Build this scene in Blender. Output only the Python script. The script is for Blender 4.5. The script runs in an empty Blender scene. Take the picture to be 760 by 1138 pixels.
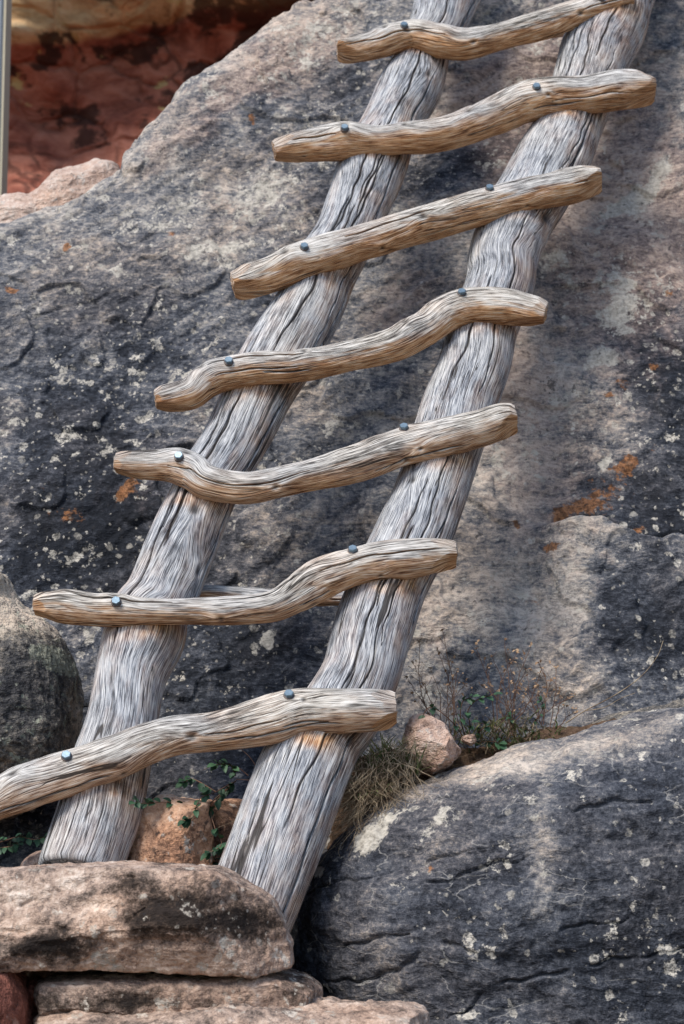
import bpy, math, random
import numpy as np
from mathutils import Vector, Matrix
from mathutils.bvhtree import BVHTree

random.seed(7); rng = np.random.default_rng(11)
scn = bpy.context.scene
col = scn.collection
R = math.radians

# ------------------------------------------------------------------ camera
W, H, F = 760.0, 1138.0, 2123.0
PITCH = R(8.0); CAM = np.array([0.0, 0.0, 1.5])
cp, sp = math.cos(PITCH), math.sin(PITCH)
cd = bpy.data.cameras.new('camera'); cam = bpy.data.objects.new('camera', cd); col.objects.link(cam)
cam.location = CAM; cam.rotation_euler = (R(90) + PITCH, 0, 0)
cd.sensor_fit = 'VERTICAL'; cd.sensor_height = 36; cd.lens = 36 * F / H
cd.clip_start = 0.05; cd.clip_end = 1000
cd.dof.use_dof = True; cd.dof.focus_distance = 4.6; cd.dof.aperture_fstop = 5.0
scn.camera = cam

def ray(px, py):
    u = (np.asarray(px, float) - W/2) / F; v = (H/2 - np.asarray(py, float)) / F
    return np.stack([u, cp - sp*v, sp + cp*v], -1)      # forward (0,cp,sp), up (0,-sp,cp)

def at(px, py, Y0, k=0.0, z0=1.32):
    """point of the line of sight where Y = Y0 + k (z - z0)"""
    d = ray(px, py)
    t = (Y0 + k*(CAM[2]-z0)) / (d[..., 1] - k*d[..., 2])
    return CAM + d * t[..., None] if np.ndim(t) else CAM + d*t
LK = math.tan(R(30)); LY = 4.34
WK = 0.45; WY = 4.92
def ladder_at(px, py, off=0.0): return at(px, py, LY + off, LK)

# ------------------------------------------------------------------ numpy noise
_perm = np.random.default_rng(3).permutation(256).astype(np.int64); _perm = np.concatenate([_perm]*3).astype(np.int32)
_g = np.random.default_rng(4).normal(size=(256, 3)); _g /= np.linalg.norm(_g, axis=1)[:, None]; _g = _g.astype(np.float32); _gx, _gy, _gz = (_g[:, k].copy() for k in range(3))
def noise(p):
    p = np.asarray(p, np.float32); i = np.floor(p).astype(np.int32); f = p - i; i &= 255
    w = f*f*f*(f*(f*6-15)+10); out = 0
    for dx in (0, 1):
        wx = w[:, 0] if dx else 1-w[:, 0]
        a = _perm[i[:, 0]+dx]
        for dy in (0, 1):
            wy = w[:, 1] if dy else 1-w[:, 1]
            b = _perm[a+i[:, 1]+dy]
            for dz in (0, 1):
                wz = w[:, 2] if dz else 1-w[:, 2]
                g = _perm[b+i[:, 2]+dz]
                out = out + wx*wy*wz*((f[:, 0]-dx)*_gx[g]+(f[:, 1]-dy)*_gy[g]+(f[:, 2]-dz)*_gz[g])
    return out*1.5
def fbm(p, sc, oct=4, gain=0.5, seed=0.0):
    p = np.asarray(p)*sc + seed; s = 0; a = 1.0
    for _ in range(oct):
        s = s + a*noise(p); p = p*2.03 + 17.3; a *= gain
    return s
def sstep(a, b, x):
    t = np.clip((x-a)/(b-a), 0, 1); return t*t*(3-2*t)

# ------------------------------------------------------------------ mesh helpers
def mesh_from(name, co, faces, mat=None, attrs=None, smooth=True):
    me = bpy.data.meshes.new(name)
    if isinstance(faces, np.ndarray):
        n = faces.shape[1]; me.vertices.add(len(co)); me.vertices.foreach_set('co', np.asarray(co, np.float32).ravel())
        me.loops.add(faces.size); me.loops.foreach_set('vertex_index', faces.astype(np.int32).ravel())
        me.polygons.add(len(faces)); me.polygons.foreach_set('loop_start', np.arange(len(faces), dtype=np.int32)*n)
        me.update(calc_edges=True)
    else:
        me.from_pydata([tuple(c) for c in co], [], faces)
    me.validate()
    if smooth: me.polygons.foreach_set('use_smooth', [True]*len(me.polygons))
    if mat: me.materials.append(mat)
    for k, v in (attrs or {}).items():
        v = np.asarray(v, np.float32)
        if v.ndim == 2:
            a = me.attributes.new(k, 'FLOAT_VECTOR', 'POINT'); a.data.foreach_set('vector', v.ravel())
        else:
            a = me.attributes.new(k, 'FLOAT', 'POINT'); a.data.foreach_set('value', v)
    me.update(); return me
def normals(me):
    n = np.empty(len(me.vertices)*3, np.float32); me.vertex_normals.foreach_get('vector', n); return n.reshape(-1, 3)
def getco(me):
    n = np.empty(len(me.vertices)*3, np.float32); me.vertices.foreach_get('co', n); return n.reshape(-1, 3).astype(float)
def setco(me, co):
    me.vertices.foreach_set('co', np.asarray(co, np.float32).ravel()); me.update()
def grid_faces(nr, nc, wrap=False):
    r = np.arange(nr-1)[:, None]; c = np.arange(nc if wrap else nc-1)[None, :]; c2 = (c+1) % nc
    return np.stack([r*nc+c, r*nc+c2, (r+1)*nc+c2, (r+1)*nc+c], -1).reshape(-1, 4)
def link(name, me, parent=None, base=None):
    """link a mesh built in world coordinates; origin goes to its base"""
    co = getco(me)
    if base is None: base = np.array([co[:, 0].mean(), co[:, 1].mean(), co[:, 2].min()])
    setco(me, co - base)
    o = bpy.data.objects.new(name, me); col.objects.link(o)
    if parent is not None:
        o.parent = parent
        pl = Vector((0, 0, 0)); p = parent
        while p is not None: pl += p.location; p = p.parent
        o.location = Vector(base) - pl
    else: o.location = base
    return o
def tag(o, label=None, cat=None, group=None, kind=None):
    for k, v in (('label', label), ('category', cat), ('group', group), ('kind', kind)):
        if v: o[k] = v
    return o

# ------------------------------------------------------------------ node helper
class NT:
    def __init__(s, name):
        s.m = bpy.data.materials.new(name); s.m.use_nodes = True; s.t = s.m.node_tree; s.t.nodes.clear()
        s.out = s.n('ShaderNodeOutputMaterial'); s.b = s.n('ShaderNodeBsdfPrincipled'); s.l(s.b.outputs[0], s.out.inputs[0])
    def n(s, t): return s.t.nodes.new(t)
    def l(s, a, b): s.t.links.new(a, b)
    def put(s, v, inp):
        if isinstance(v, bpy.types.NodeSocket): s.l(v, inp)
        elif v is not None:
            if isinstance(v, (tuple, list)) and len(v) == 3 and inp.type == 'RGBA': v = (*v, 1)
            inp.default_value = v
    def math(s, op, a, b=None, c=None, clamp=False):
        n = s.n('ShaderNodeMath'); n.operation = op; n.use_clamp = clamp
        for i, v in enumerate((a, b, c)): s.put(v, n.inputs[i])
        return n.outputs[0]
    def add(s, a, b): return s.math('ADD', a, b)
    def sub(s, a, b): return s.math('SUBTRACT', a, b)
    def mul(s, a, b): return s.math('MULTIPLY', a, b)
    def obj(s): return s.n('ShaderNodeTexCoord').outputs['Object']
    def attr(s, name, vec=False):
        n = s.n('ShaderNodeAttribute'); n.attribute_name = name; return n.outputs['Vector' if vec else 'Fac']
    def map(s, v, scale=(1, 1, 1), rot=(0, 0, 0), loc=(0, 0, 0)):
        n = s.n('ShaderNodeMapping'); s.l(v, n.inputs[0]); n.inputs['Scale'].default_value = scale
        n.inputs['Rotation'].default_value = rot; n.inputs['Location'].default_value = loc; return n.outputs[0]
    def noise(s, v, scale, detail=5, rough=0.55, dist=0.0, col=False):
        n = s.n('ShaderNodeTexNoise'); s.l(v, n.inputs['Vector'])
        n.inputs['Scale'].default_value = scale; n.inputs['Detail'].default_value = detail
        n.inputs['Roughness'].default_value = rough; n.inputs['Distortion'].default_value = dist
        return n.outputs['Color' if col else 'Fac']
    def vor(s, v, scale, feature='F1', rand=1.0):
        n = s.n('ShaderNodeTexVoronoi'); n.feature = feature; s.l(v, n.inputs['Vector'])
        n.inputs['Scale'].default_value = scale; n.inputs['Randomness'].default_value = rand; return n
    def warp(s, v, scale, amt, detail=3):
        n = s.n('ShaderNodeVectorMath'); n.operation = 'SUBTRACT'; s.l(s.noise(v, scale, detail, col=True), n.inputs[0]); n.inputs[1].default_value = (.5,)*3
        m = s.n('ShaderNodeVectorMath'); m.operation = 'SCALE'; s.l(n.outputs[0], m.inputs[0]); m.inputs['Scale'].default_value = amt
        a = s.n('ShaderNodeVectorMath'); a.operation = 'ADD'; s.l(v, a.inputs[0]); s.l(m.outputs[0], a.inputs[1]); return a.outputs[0]
    def ss(s, v, a, b, o0=0.0, o1=1.0):
        n = s.n('ShaderNodeMapRange'); n.interpolation_type = 'SMOOTHSTEP'; s.put(v, n.inputs[0])
        n.inputs[1].default_value = a; n.inputs[2].default_value = b; n.inputs[3].default_value = o0; n.inputs[4].default_value = o1; return n.outputs[0]
    def lin(s, v, a, b, o0=0.0, o1=1.0, clamp=True):
        n = s.n('ShaderNodeMapRange'); n.clamp = clamp; s.put(v, n.inputs[0])
        n.inputs[1].default_value = a; n.inputs[2].default_value = b; n.inputs[3].default_value = o0; n.inputs[4].default_value = o1; return n.outputs[0]
    def mix(s, f, a, b, mode='MIX'):
        n = s.n('ShaderNodeMix'); n.data_type = 'RGBA'; n.blend_type = mode; s.put(f, n.inputs[0]); s.put(a, n.inputs[6]); s.put(b, n.inputs[7]); return n.outputs[2]
    def ramp(s, v, stops):
        n = s.n('ShaderNodeValToRGB'); s.put(v, n.inputs[0]); e = n.color_ramp.elements
        while len(e) < len(stops): e.new(0.5)
        for el, (p, c) in zip(e, stops): el.position = p; el.color = (*c, 1)
        return n.outputs[0]
    def bump(s, h, strength, dist, nrm=None):
        n = s.n('ShaderNodeBump'); s.put(h, n.inputs['Height']); n.inputs['Strength'].default_value = strength
        n.inputs['Distance'].default_value = dist
        if nrm is not None: s.l(nrm, n.inputs['Normal'])
        return n.outputs[0]
    def done(s, color, rough=0.85, nrm=None, spec=0.25, metal=0.0):
        s.put(color, s.b.inputs['Base Color']); s.put(rough, s.b.inputs['Roughness']); s.b.inputs['Specular IOR Level'].default_value = spec
        s.b.inputs['Metallic'].default_value = metal
        if nrm is not None: s.l(nrm, s.b.inputs['Normal'])
        return s.m

# ------------------------------------------------------------------ materials
def rock_mat(name, stops, speck=(.56, .52, .45), speck_amt=1.0, orange_col=(.27, .12, .05), streak_rot=(0, R(-35), 0),
             streak=1.0, grain=1.0, contrast=1.0, veins=0.0, bump=1.0, dots=0.6):
    s = NT(name); o = s.obj(); tone = s.attr('tone'); org = s.attr('orange'); cream = s.attr('cream'); pink = s.attr('pink')
    w = s.warp(o, 9, .05, 2)
    big = s.noise(w, 5, 3, .6)
    mid = s.noise(w, 21, 4, .62)
    fine = s.noise(o, 80, 3, .7)
    vfine = s.noise(o, 300, 1, .7)
    st = s.noise(s.map(w, (10, 10, 40), streak_rot), 1.0, 4, .68)
    st2 = s.noise(s.map(w, (46, 46, 150), streak_rot), 1.0, 2, .66)
    v = s.math('MULTIPLY_ADD', s.sub(big, .5), .6*contrast, tone)
    v = s.math('MULTIPLY_ADD', s.sub(mid, .5), .72*contrast, v)
    v = s.math('MULTIPLY_ADD', s.sub(st, .5), .72*streak, v)
    v = s.math('MULTIPLY_ADD', s.sub(st2, .5), .6*streak, v)
    v = s.math('MULTIPLY_ADD', s.sub(fine, .5), 1.0*grain, v)
    v = s.math('MULTIPLY_ADD', s.sub(vfine, .5), .45*grain, v)
    c = s.ramp(v, stops)
    # hue drift: bluish to warm
    hue = s.noise(o, 3.3, 3, .6)
    c = s.mix(s.ss(hue, .42, .62, 0, .5), c, (1.14, .97, .84), 'MULTIPLY')
    pk = s.ss(s.add(pink, s.mul(s.sub(mid, .5), 1.2)), .15, .75)
    c = s.mix(pk, c, s.mix(.62, c, s.ramp(s.add(v, .06), [(.15, (.035, .028, .027)), (.45, (.14, .10, .088)), (.65, (.27, .19, .16)), (.9, (.45, .34, .28))])))
    # crusty pale lichen: irregular patches of several sizes
    big2 = s.noise(o, 4.0, 2, .6)
    crust = s.noise(s.warp(o, 30, .02, 2), 17, 5, .66)
    hs = [s.ss(s.math('MULTIPLY_ADD', s.add(s.mul(cream, .12), s.mul(s.sub(big2, .5), .35)), speck_amt, crust), .615, .655)]
    for sc, thr, wa, am in ((34, .76, .022, 1.0), (80, .82, .011, .95)):
        wv = s.warp(o, sc*1.3, wa, 3)
        vn = s.vor(wv, sc); cellr = s.n('ShaderNodeSeparateColor'); s.l(vn.outputs['Color'], cellr.inputs[0])
        th = s.math('SUBTRACT', thr+.42, s.mul(s.add(s.mul(cream, .55), s.mul(big2, .8)), speck_amt))
        on = s.math('GREATER_THAN', cellr.outputs[0], th)
        rad = s.math('MULTIPLY_ADD', cellr.outputs[1], .3, .12)
        inside = s.ss(s.sub(vn.outputs['Distance'], rad), .08, -.05)
        hs.append(s.mul(s.mul(on, inside), s.math('MULTIPLY_ADD', cellr.outputs[2], .6, .4)))
    sp_ = s.math('MAXIMUM', s.math('MAXIMUM', hs[0], hs[1]), hs[2])
    brk = s.ss(s.noise(o, 130, 3, .7), .38, .55)
    sp_ = s.mul(sp_, s.add(s.mul(brk, .7), .2))
    sc_ = s.mix(s.ss(s.noise(o, 14, 2), .4, .6), speck, tuple(x*.62 for x in speck))
    c = s.mix(sp_, c, sc_)
    cm = s.ss(s.add(cream, s.mul(s.sub(s.noise(w, 30, 5, .72), .5), 2.2)), .50, .72)
    c = s.mix(s.mul(cm, .88), c, s.mix(s.ss(fine, .35, .65), tuple(x*.62 for x in speck), speck))
    # black crust blotches
    bk = s.ss(s.noise(s.warp(o, 40, .012, 2), 27, 4, .68), .635, .68)
    c = s.mix(s.mul(bk, .8*min(1, dots*1.4)), c, (.022, .022, .026))
    # orange lichen
    on_ = s.noise(w, 46, 5, .72)
    om = s.ss(s.add(org, s.mul(s.sub(on_, .5), 1.9)), .42, .66)
    c = s.mix(s.mul(om, .88), c, s.mix(s.ss(fine, .35, .65), tuple(x*.35 for x in orange_col), tuple(x*1.2 for x in orange_col)))
    # dark pits
    vp = s.vor(s.warp(o, 60, .012, 1), 52); pr = s.n('ShaderNodeSeparateColor'); s.l(vp.outputs['Color'], pr.inputs[0])
    pit = s.mul(s.math('GREATER_THAN', pr.outputs[0], .74), s.ss(vp.outputs['Distance'], .34, .2))
    pit = s.mul(pit, dots)
    c = s.mix(s.mul(pit, .75), c, (.025, .024, .026))
    if veins:
        ve = s.vor(s.warp(s.map(o, (1, 1, 2.2), streak_rot), 7, .11, 5), 6.5, 'DISTANCE_TO_EDGE').outputs['Distance']
        vl = s.mul(s.ss(ve, .016, .004), s.ss(s.noise(o, 7, 4, .6), .50, .60))
        c = s.mix(s.mul(vl, veins), c, (.42, .40, .37))
    h = s.add(s.mul(mid, .55), s.mul(st, .55)); h = s.add(h, s.mul(st2, .3*streak)); h = s.add(h, s.mul(fine, .34)); h = s.add(h, s.mul(vfine, .12))
    n1 = s.bump(h, 1.0*bump, .026)
    return s.done(c, .86, n1, .2)

GREY = [(0.0, (.010, .012, .017)), (.22, (.028, .032, .042)), (.42, (.078, .084, .100)), (.58, (.175, .172, .175)), (.76, (.33, .30, .27)), (.95, (.54, .48, .42))]
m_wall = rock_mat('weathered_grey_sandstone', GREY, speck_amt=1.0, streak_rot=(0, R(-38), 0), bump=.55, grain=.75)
m_front = rock_mat('dark_varnished_sandstone', GREY, speck_amt=.72, veins=.4, streak_rot=(0, R(-14), 0), dots=.45, contrast=.7, streak=.7, bump=.55, grain=.8)
m_leftb = rock_mat('lichened_grey_sandstone', [(0, (.012, .012, .014)), (.3, (.05, .05, .054)), (.55, (.13, .122, .112)), (.8, (.36, .31, .25)), (1, (.55, .47, .38))],
                   speck=(.38, .39, .31), streak=.35, speck_amt=.95, dots=1.0)
TAN = [(0.0, (.022, .017, .015)), (.22, (.065, .048, .038)), (.42, (.19, .145, .12)), (.6, (.37, .272, .215)), (.8, (.52, .41, .335)), (1.0, (.66, .56, .48))]
m_slab = rock_mat('tan_sandstone', TAN, speck=(.60, .54, .46), streak=.22, streak_rot=(0, R(-8), 0), speck_amt=.8, dots=.45, contrast=1.3, bump=.62)
m_orange = rock_mat('orange_sandstone', [(0, (.045, .03, .022)), (.3, (.19, .11, .075)), (.55, (.47, .275, .175)), (.8, (.60, .40, .28)), (1, (.68, .54, .43))],
                    speck=(.6, .55, .48), streak=.25, speck_amt=.7, dots=.8, contrast=.8, bump=.5)
m_red = rock_mat('red_sandstone', [(0, (.03, .012, .01)), (.35, (.13, .05, .038)), (.6, (.24, .095, .07)), (.85, (.36, .16, .12)), (1, (.45, .25, .2))],
                 speck=(.36, .22, .18), streak=.2, speck_amt=.4, dots=.3, contrast=.6)
m_pink = rock_mat('pale_pink_sandstone', [(0, (.06, .045, .04)), (.3, (.22, .15, .12)), (.55, (.44, .31, .25)), (.8, (.56, .43, .36)), (1, (.64, .55, .48))],
                  speck=(.6, .55, .5), streak=.4, speck_amt=.6, dots=.5)

def wood_mat(name, cool=1.0, end=False):
    s = NT(name); g = s.attr('grain', True); warm = s.attr('warm'); crk = s.attr('crack'); kn = s.attr('knot')
    w = s.warp(s.map(g, (1, 1, .35)), 7, .013, 2)
    a = s.noise(s.map(w, (560, 560, 55)), 1, 2, .7)
    b = s.noise(s.map(w, (330, 330, 24)), 1, 3, .68)
    d = s.noise(s.map(w, (60, 60, 7)), 1, 4, .62)
    e = s.noise(g, 11, 4, .6)
    v = s.math('MULTIPLY_ADD', s.sub(a, .5), 2.4, .54)
    v = s.math('MULTIPLY_ADD', s.sub(b, .5), 1.0, v)
    v = s.math('MULTIPLY_ADD', s.sub(d, .5), .36, v)
    v = s.math('MULTIPLY_ADD', s.sub(e, .5), .8, v)
    cg = s.ramp(v, [(.05, (.045, .048, .056)), (.28, (.125, .135, .155)), (.5, (.29, .303, .33)), (.75, (.49, .50, .515)), (1, (.66, .655, .64))])
    cw = s.ramp(v, [(.02, (.07, .032, .016)), (.25, (.25, .105, .042)), (.5, (.58, .29, .125)), (.75, (.76, .48, .26)), (1, (.78, .64, .48))])
    cc_ = s.ramp(v, [(.04, (.05, .042, .036)), (.25, (.17, .15, .13)), (.5, (.43, .395, .345)), (.75, (.66, .62, .56)), (1, (.76, .73, .68))])
    cg = s.mix(s.attr('cream'), cg, cc_)
    wf = s.math('ADD', warm, s.mul(s.sub(s.noise(s.map(g, (1, 1, .4)), 18, 4, .65), .5), .85), clamp=True)
    c = s.mix(s.mul(wf, .95), cg, cw)
    # fine drying cracks along the grain
    gm = s.map(g, (1, 1, .25))
    c1 = s.noise(s.map(w, (60, 60, 3.2)), 1, 2, .5); l1 = s.ss(s.math('ABSOLUTE', s.sub(c1, .5)), .012, .003)
    l1 = s.mul(l1, s.ss(s.noise(gm, 16, 2), .47, .56))
    c2 = s.noise(s.map(w, (170, 170, 8)), 1, 1, .5); l2 = s.ss(s.math('ABSOLUTE', s.sub(c2, .5)), .034, .010)
    l2 = s.mul(s.mul(l2, s.ss(s.noise(gm, 30, 2), .46, .60)), .7)
    rot = s.mul(s.attr('rot'), s.ss(s.add(b, s.mul(s.sub(e, .5), 1.0)), .62, .40))
    wc = s.warp(s.map(g, (1, 1, .35)), 14, .012, 3)
    c0 = s.noise(s.map(wc, (23, 23, 2.0)), 1, 1, .5); w0 = s.mul(s.ss(s.noise(s.map(g, (1, 1, .3)), 9, 1), .48, .66), .0125)
    l0 = s.ss(s.sub(s.math('ABSOLUTE', s.sub(c0, .5)), w0), .003, -.004)
    ln = s.math('MAXIMUM', s.math('MAXIMUM', l1, l2), s.math('MAXIMUM', s.math('MAXIMUM', crk, l0), kn))
    c = s.mix(s.mul(rot, .85), c, (.035, .02, .012))
    c = s.mix(s.mul(ln, .9), c, (.022, .018, .016))
    h = s.add(s.mul(a, .32), s.mul(b, .45)); h = s.add(h, s.mul(d, .25)); h = s.sub(h, s.mul(ln, 1.2))
    return s.done(c, .8, s.bump(h, .7, .0038), .22)
m_wood = wood_mat('weathered_grey_wood')

s = NT('galvanised_steel'); o = s.obj()
m_steel = s.done(s.mix(s.noise(o, 160, 3), (.10, .16, .21), (.24, .32, .39)), .45, s.bump(s.noise(o, 300, 3), .2, .001), .5, .65)
s = NT('rusty_washer'); o = s.obj()
m_rust = s.done(s.mix(s.noise(o, 220, 3), (.10, .07, .06), (.20, .17, .16)), .7, None, .4, .5)
s = NT('sandy_soil'); o = s.obj()
v = s.noise(s.warp(o, 20, .03), 30, 8, .7)
m_soil = s.done(s.ramp(v, [(.2, (.04, .026, .018)), (.5, (.15, .095, .062)), (.75, (.29, .20, .14)), (.9, (.40, .31, .23))]), .95,
                s.bump(s.add(v, s.mul(s.vor(o, 60).outputs['Distance'], .4)), 1.0, .03), .1)
def leafmat(name, c0, c1, sc=40, rough=.55, trans=.0):
    s = NT(name); o = s.obj(); 
    return s.done(s.mix(s.ss(s.noise(o, sc, 3), .35, .65), c0, c1), rough, None, .35)
m_leaf = leafmat('dark_green_leaf', (.018, .05, .028), (.05, .115, .055))
m_leaf2 = leafmat('yellow_green_blade', (.06, .085, .025), (.20, .20, .075), 20)
m_straw = leafmat('dry_straw', (.13, .085, .05), (.42, .33, .22), 45, .8)
m_stem = leafmat('reddish_dry_stem', (.07, .035, .024), (.20, .115, .075), 25, .8)
m_seed = leafmat('dry_seed_head', (.16, .09, .05), (.38, .26, .16), 60, .9)
s = NT('grey_painted_metal'); o = s.obj()
m_post = s.done(s.mix(s.noise(o, 4, 4), (.235, .262, .29), (.30, .325, .35)), .6, None, .3)
s = NT('pale_edge_trim'); m_trim = s.done((.50, .45, .33), .7, None, .3)

# ------------------------------------------------------------------ painting of surface patches
def blobs(x, z, lst, to=lambda px, py: at(px, py, WY, WK), wob=.035, seed=0.0):
    """lst of (px, py, rx, ry, angle_deg, value): soft elliptical colour patches fixed to the rock surface (metres)"""
    p = np.stack([x, z, np.zeros_like(x)], 1)
    xx = x + wob*fbm(p, 7, 3, seed=3.1+seed); zz = z + wob*fbm(p, 7, 3, seed=9.7+seed)
    out = np.zeros_like(x)
    for px, py, rx, ry, ang, val in lst:
        c = to(px, py); m = np.linalg.norm(c-CAM)/F; a = R(ang)
        dx = xx-c[0]; dz = zz-c[2]
        u = (dx*math.cos(a)+dz*math.sin(a))/(rx*m); w = (-dx*math.sin(a)+dz*math.cos(a))/(ry*m*1.05)
        out += val*np.exp(-(u*u+w*w)*1.1)
    return out

# ------------------------------------------------------------------ THE BIG LEANING BOULDER
def make_wall():
    sil = [(-60, 262), (-20, 245), (0, 236), (28, 222), (50, 213), (75, 203), (105, 192), (134, 181), (143, 165), (160, 150), (182, 130), (200, 105), (215, 86), (232, 74),
           (252, 60), (275, 43), (300, 26), (322, 12), (350, -4), (380, -22), (420, -45)]
    P = np.array([at(a, b, WY, WK) for a, b in sil])
    sx = np.concatenate([[-3.6, -2.0], P[:, 0], [P[-1, 0]+.35, 1.1, 2.2, 3.6]]); sz = np.concatenate([[1.6, 2.55], P[:, 2], [P[-1, 2]+.35, 5.2, 5.5, 4.6]])
    xs = np.concatenate([np.linspace(-3.6, -1.25, 40)[:-1], np.linspace(-1.25, 1.25, 620), np.linspace(1.25, 3.6, 40)[1:]])
    top = np.interp(xs, sx, sz)
    nc = len(xs); nf = 760
    tt = np.linspace(0, 1, nf)
    z_lo = .55
    X = np.repeat(xs[None], nf, 0); Z = z_lo + (top-z_lo)[None]*tt[:, None]
    Y = WY + WK*(Z-1.32)
    # shoulder: rounds over and drops behind
    ns = 46; al = np.linspace(0, 1, ns+1)[1:]
    r = .16
    tdir = np.array([WK, 1.0])/math.hypot(WK, 1)                     # up the face in (Y,Z)
    ndir = np.array([1.0, -WK])/math.hypot(WK, 1)                    # into the rock
    A = al*R(150)
    sy = (tdir[0]*np.sin(A) + ndir[0]*(1-np.cos(A)))*r; szz = (tdir[1]*np.sin(A) + ndir[1]*(1-np.cos(A)))*r
    # the face stops r short of the silhouette
    Z -= r*.62*(tt[:, None]**6); Y = WY + WK*(Z-1.32)
    Ys = Y[-1][None] + sy[:, None]; Zs = Z[-1][None]+szz[:, None]
    nb = 14; bb = np.linspace(0, 1, nb+1)[1:]
    Yb = Ys[-1][None] + bb[:, None]*1.0; Zb = Zs[-1][None]*(1-bb[:, None]) + .4*bb[:, None]
    X = np.concatenate([X, np.repeat(xs[None], ns+nb, 0)]); Y = np.concatenate([Y, Ys, Yb]); Z = np.concatenate([Z, Zs, Zb])
    co = np.stack([X, Y, Z], -1).reshape(-1, 3)
    me = mesh_from('leaning_boulder', co, grid_faces(len(X), nc), m_wall)
    n = normals(me)
    x, z = co[:, 0], co[:, 2]
    p = co.copy()
    # rotated coords, streaks rise to the right
    a = R(38); su = p[:, 0]*math.cos(a)+p[:, 2]*math.sin(a); sv = -p[:, 0]*math.sin(a)+p[:, 2]*math.cos(a)
    q = np.stack([su*5, sv*26, p[:, 1]*5], 1)
    d = .060*fbm(p, 1.5, 2) + .011*fbm(p, 6, 3, seed=5) + .0075*noise(q)+.0035*noise(q*2.3+4) + .0032*fbm(p, 26, 4, .6, seed=2)
    # rounded flake scars
    fl = fbm(p, 3.2, 3, seed=21); d += .012*sstep(.12, .16, fl)
    # layer that stands forward at lower right, with a broken lip
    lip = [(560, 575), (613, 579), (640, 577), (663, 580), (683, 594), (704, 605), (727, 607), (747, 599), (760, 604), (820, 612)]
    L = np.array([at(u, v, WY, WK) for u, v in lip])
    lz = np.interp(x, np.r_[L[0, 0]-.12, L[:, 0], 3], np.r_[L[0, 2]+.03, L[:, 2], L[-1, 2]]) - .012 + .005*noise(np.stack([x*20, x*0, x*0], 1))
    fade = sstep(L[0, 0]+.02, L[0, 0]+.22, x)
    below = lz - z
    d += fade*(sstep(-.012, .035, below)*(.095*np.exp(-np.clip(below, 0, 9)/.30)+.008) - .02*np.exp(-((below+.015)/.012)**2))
    # long cracks and dark seams
    for pts, dep in (([(300, 640), (345, 600), (400, 560)], .006), ([(0, 380), (60, 345), (150, 330)], .006), ([(590, 640), (600, 720), (560, 790)], .006)):
        C_ = np.array([at(u, v, WY, WK) for u, v in pts])
        dist = np.full(len(x), 9.0)
        wx = x+.02*noise(p*14); wz = z+.02*noise(p*14+7)
        for i in range(len(C_)-1):
            ax, az = C_[i, 0], C_[i, 2]; bx, bz = C_[i+1, 0], C_[i+1, 2]
            t = np.clip(((wx-ax)*(bx-ax)+(wz-az)*(bz-az))/((bx-ax)**2+(bz-az)**2), 0, 1)
            dist = np.minimum(dist, np.hypot(wx-ax-t*(bx-ax), wz-az-t*(bz-az)))
        d -= dep*np.exp(-(dist/.007)**2)
    co2 = co + n*d[:, None]
    # patches (pixels of the photograph only serve to find the spot on the rock)
    tone = .545 + blobs(x, z, [
        (70, 500, 110, 120, 0, -.24), (60, 610, 110, 60, 0, -.20), (170, 590, 80, 60, 20, -.12), (270, 720, 120, 90, 0, -.24), (230, 850, 140, 60, 0, -.22), (10, 900, 80, 80, 0, -.25),
        (110, 330, 120, 70, 30, -.05), (230, 370, 110, 40, 38, -.08), (395, 95, 45, 40, 40, -.15), (540, 165, 70, 22, 40, -.28), (465, 190, 40, 20, 40, -.12), (370, 200, 40, 60, 30, -.12),
        (740, 420, 45, 130, 8, -.26), (735, 570, 40, 60, 0, -.28), (700, 690, 80, 60, 0, -.22), (660, 560, 50, 50, 0, -.10), (740, 730, 60, 50, 0, -.15),
        (700, 140, 40, 60, 0, -.08), (640, 290, 35, 40, 30, -.05), (330, 530, 40, 60, 40, -.10), (420, 440, 60, 30, 40, -.04),
        (340, 40, 70, 40, 35, .16), (260, 95, 55, 25, 45, .14), (180, 165, 50, 18, 45, .12), (550, 110, 70, 50, 30, .22), (480, 250, 60, 30, 38, .14), (440, 330, 60, 30, 30, .10), (620, 60, 60, 50, 0, .10),
        (270, 210, 70, 40, 30, .12), (220, 280, 70, 30, 30, .10), (600, 430, 60, 60, 35, .16), (570, 530, 55, 60, 60, .16), (500, 640, 60, 70, 60, .17), (570, 690, 55, 60, 0, .14), (470, 720, 40, 70, 0, .08),
        (640, 640, 14, 60, 0, .20), (636, 720, 14, 70, 0, .14), (450, 480, 70, 14, 42, .14), (360, 560, 100, 14, 42, .12), (300, 640, 80, 12, 40, .10), (10, 550, 14, 110, 0, .16), (90, 400, 14, 70, -20, .08),
        (700, 330, 45, 40, 0, .08), (720, 210, 40, 60, 0, .08), (540, 760, 60, 40, 0, -.04), (560, 330, 60, 20, 0, 0)])
    # paler, patchy rim towards ridge
    ridge = sstep(.16, .0, np.abs(np.interp(x, sx, sz)-z)) * sstep(1.2, .0, x)
    tone = .545+(tone-.545)*1.35+blobs(x, z, [(690, 230, 80, 150, 0, .13), (595, 440, 70, 220, 12, .10), (590, 640, 60, 90, 0, .10), (600, 200, 50, 70, 0, .12), (100, 540, 140, 120, 0, -.15), (270, 730, 110, 90, 0, -.06), (572, 700, 26, 60, 0, .2), (700, 120, 70, 90, 0, .15), (660, 250, 40, 60, 0, .08)])
    tone += fade*(.15*np.exp(-((below-.012)/.014)**2) - .2*np.exp(-((below+.03)/.03)**2))*(1+.6*noise(p*30)) + .10*fade*sstep(0, .03, below)*np.exp(-np.clip(below, 0, 9)/.12)  # lit lip edge painted as paler tone, dark lichen band above
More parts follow.
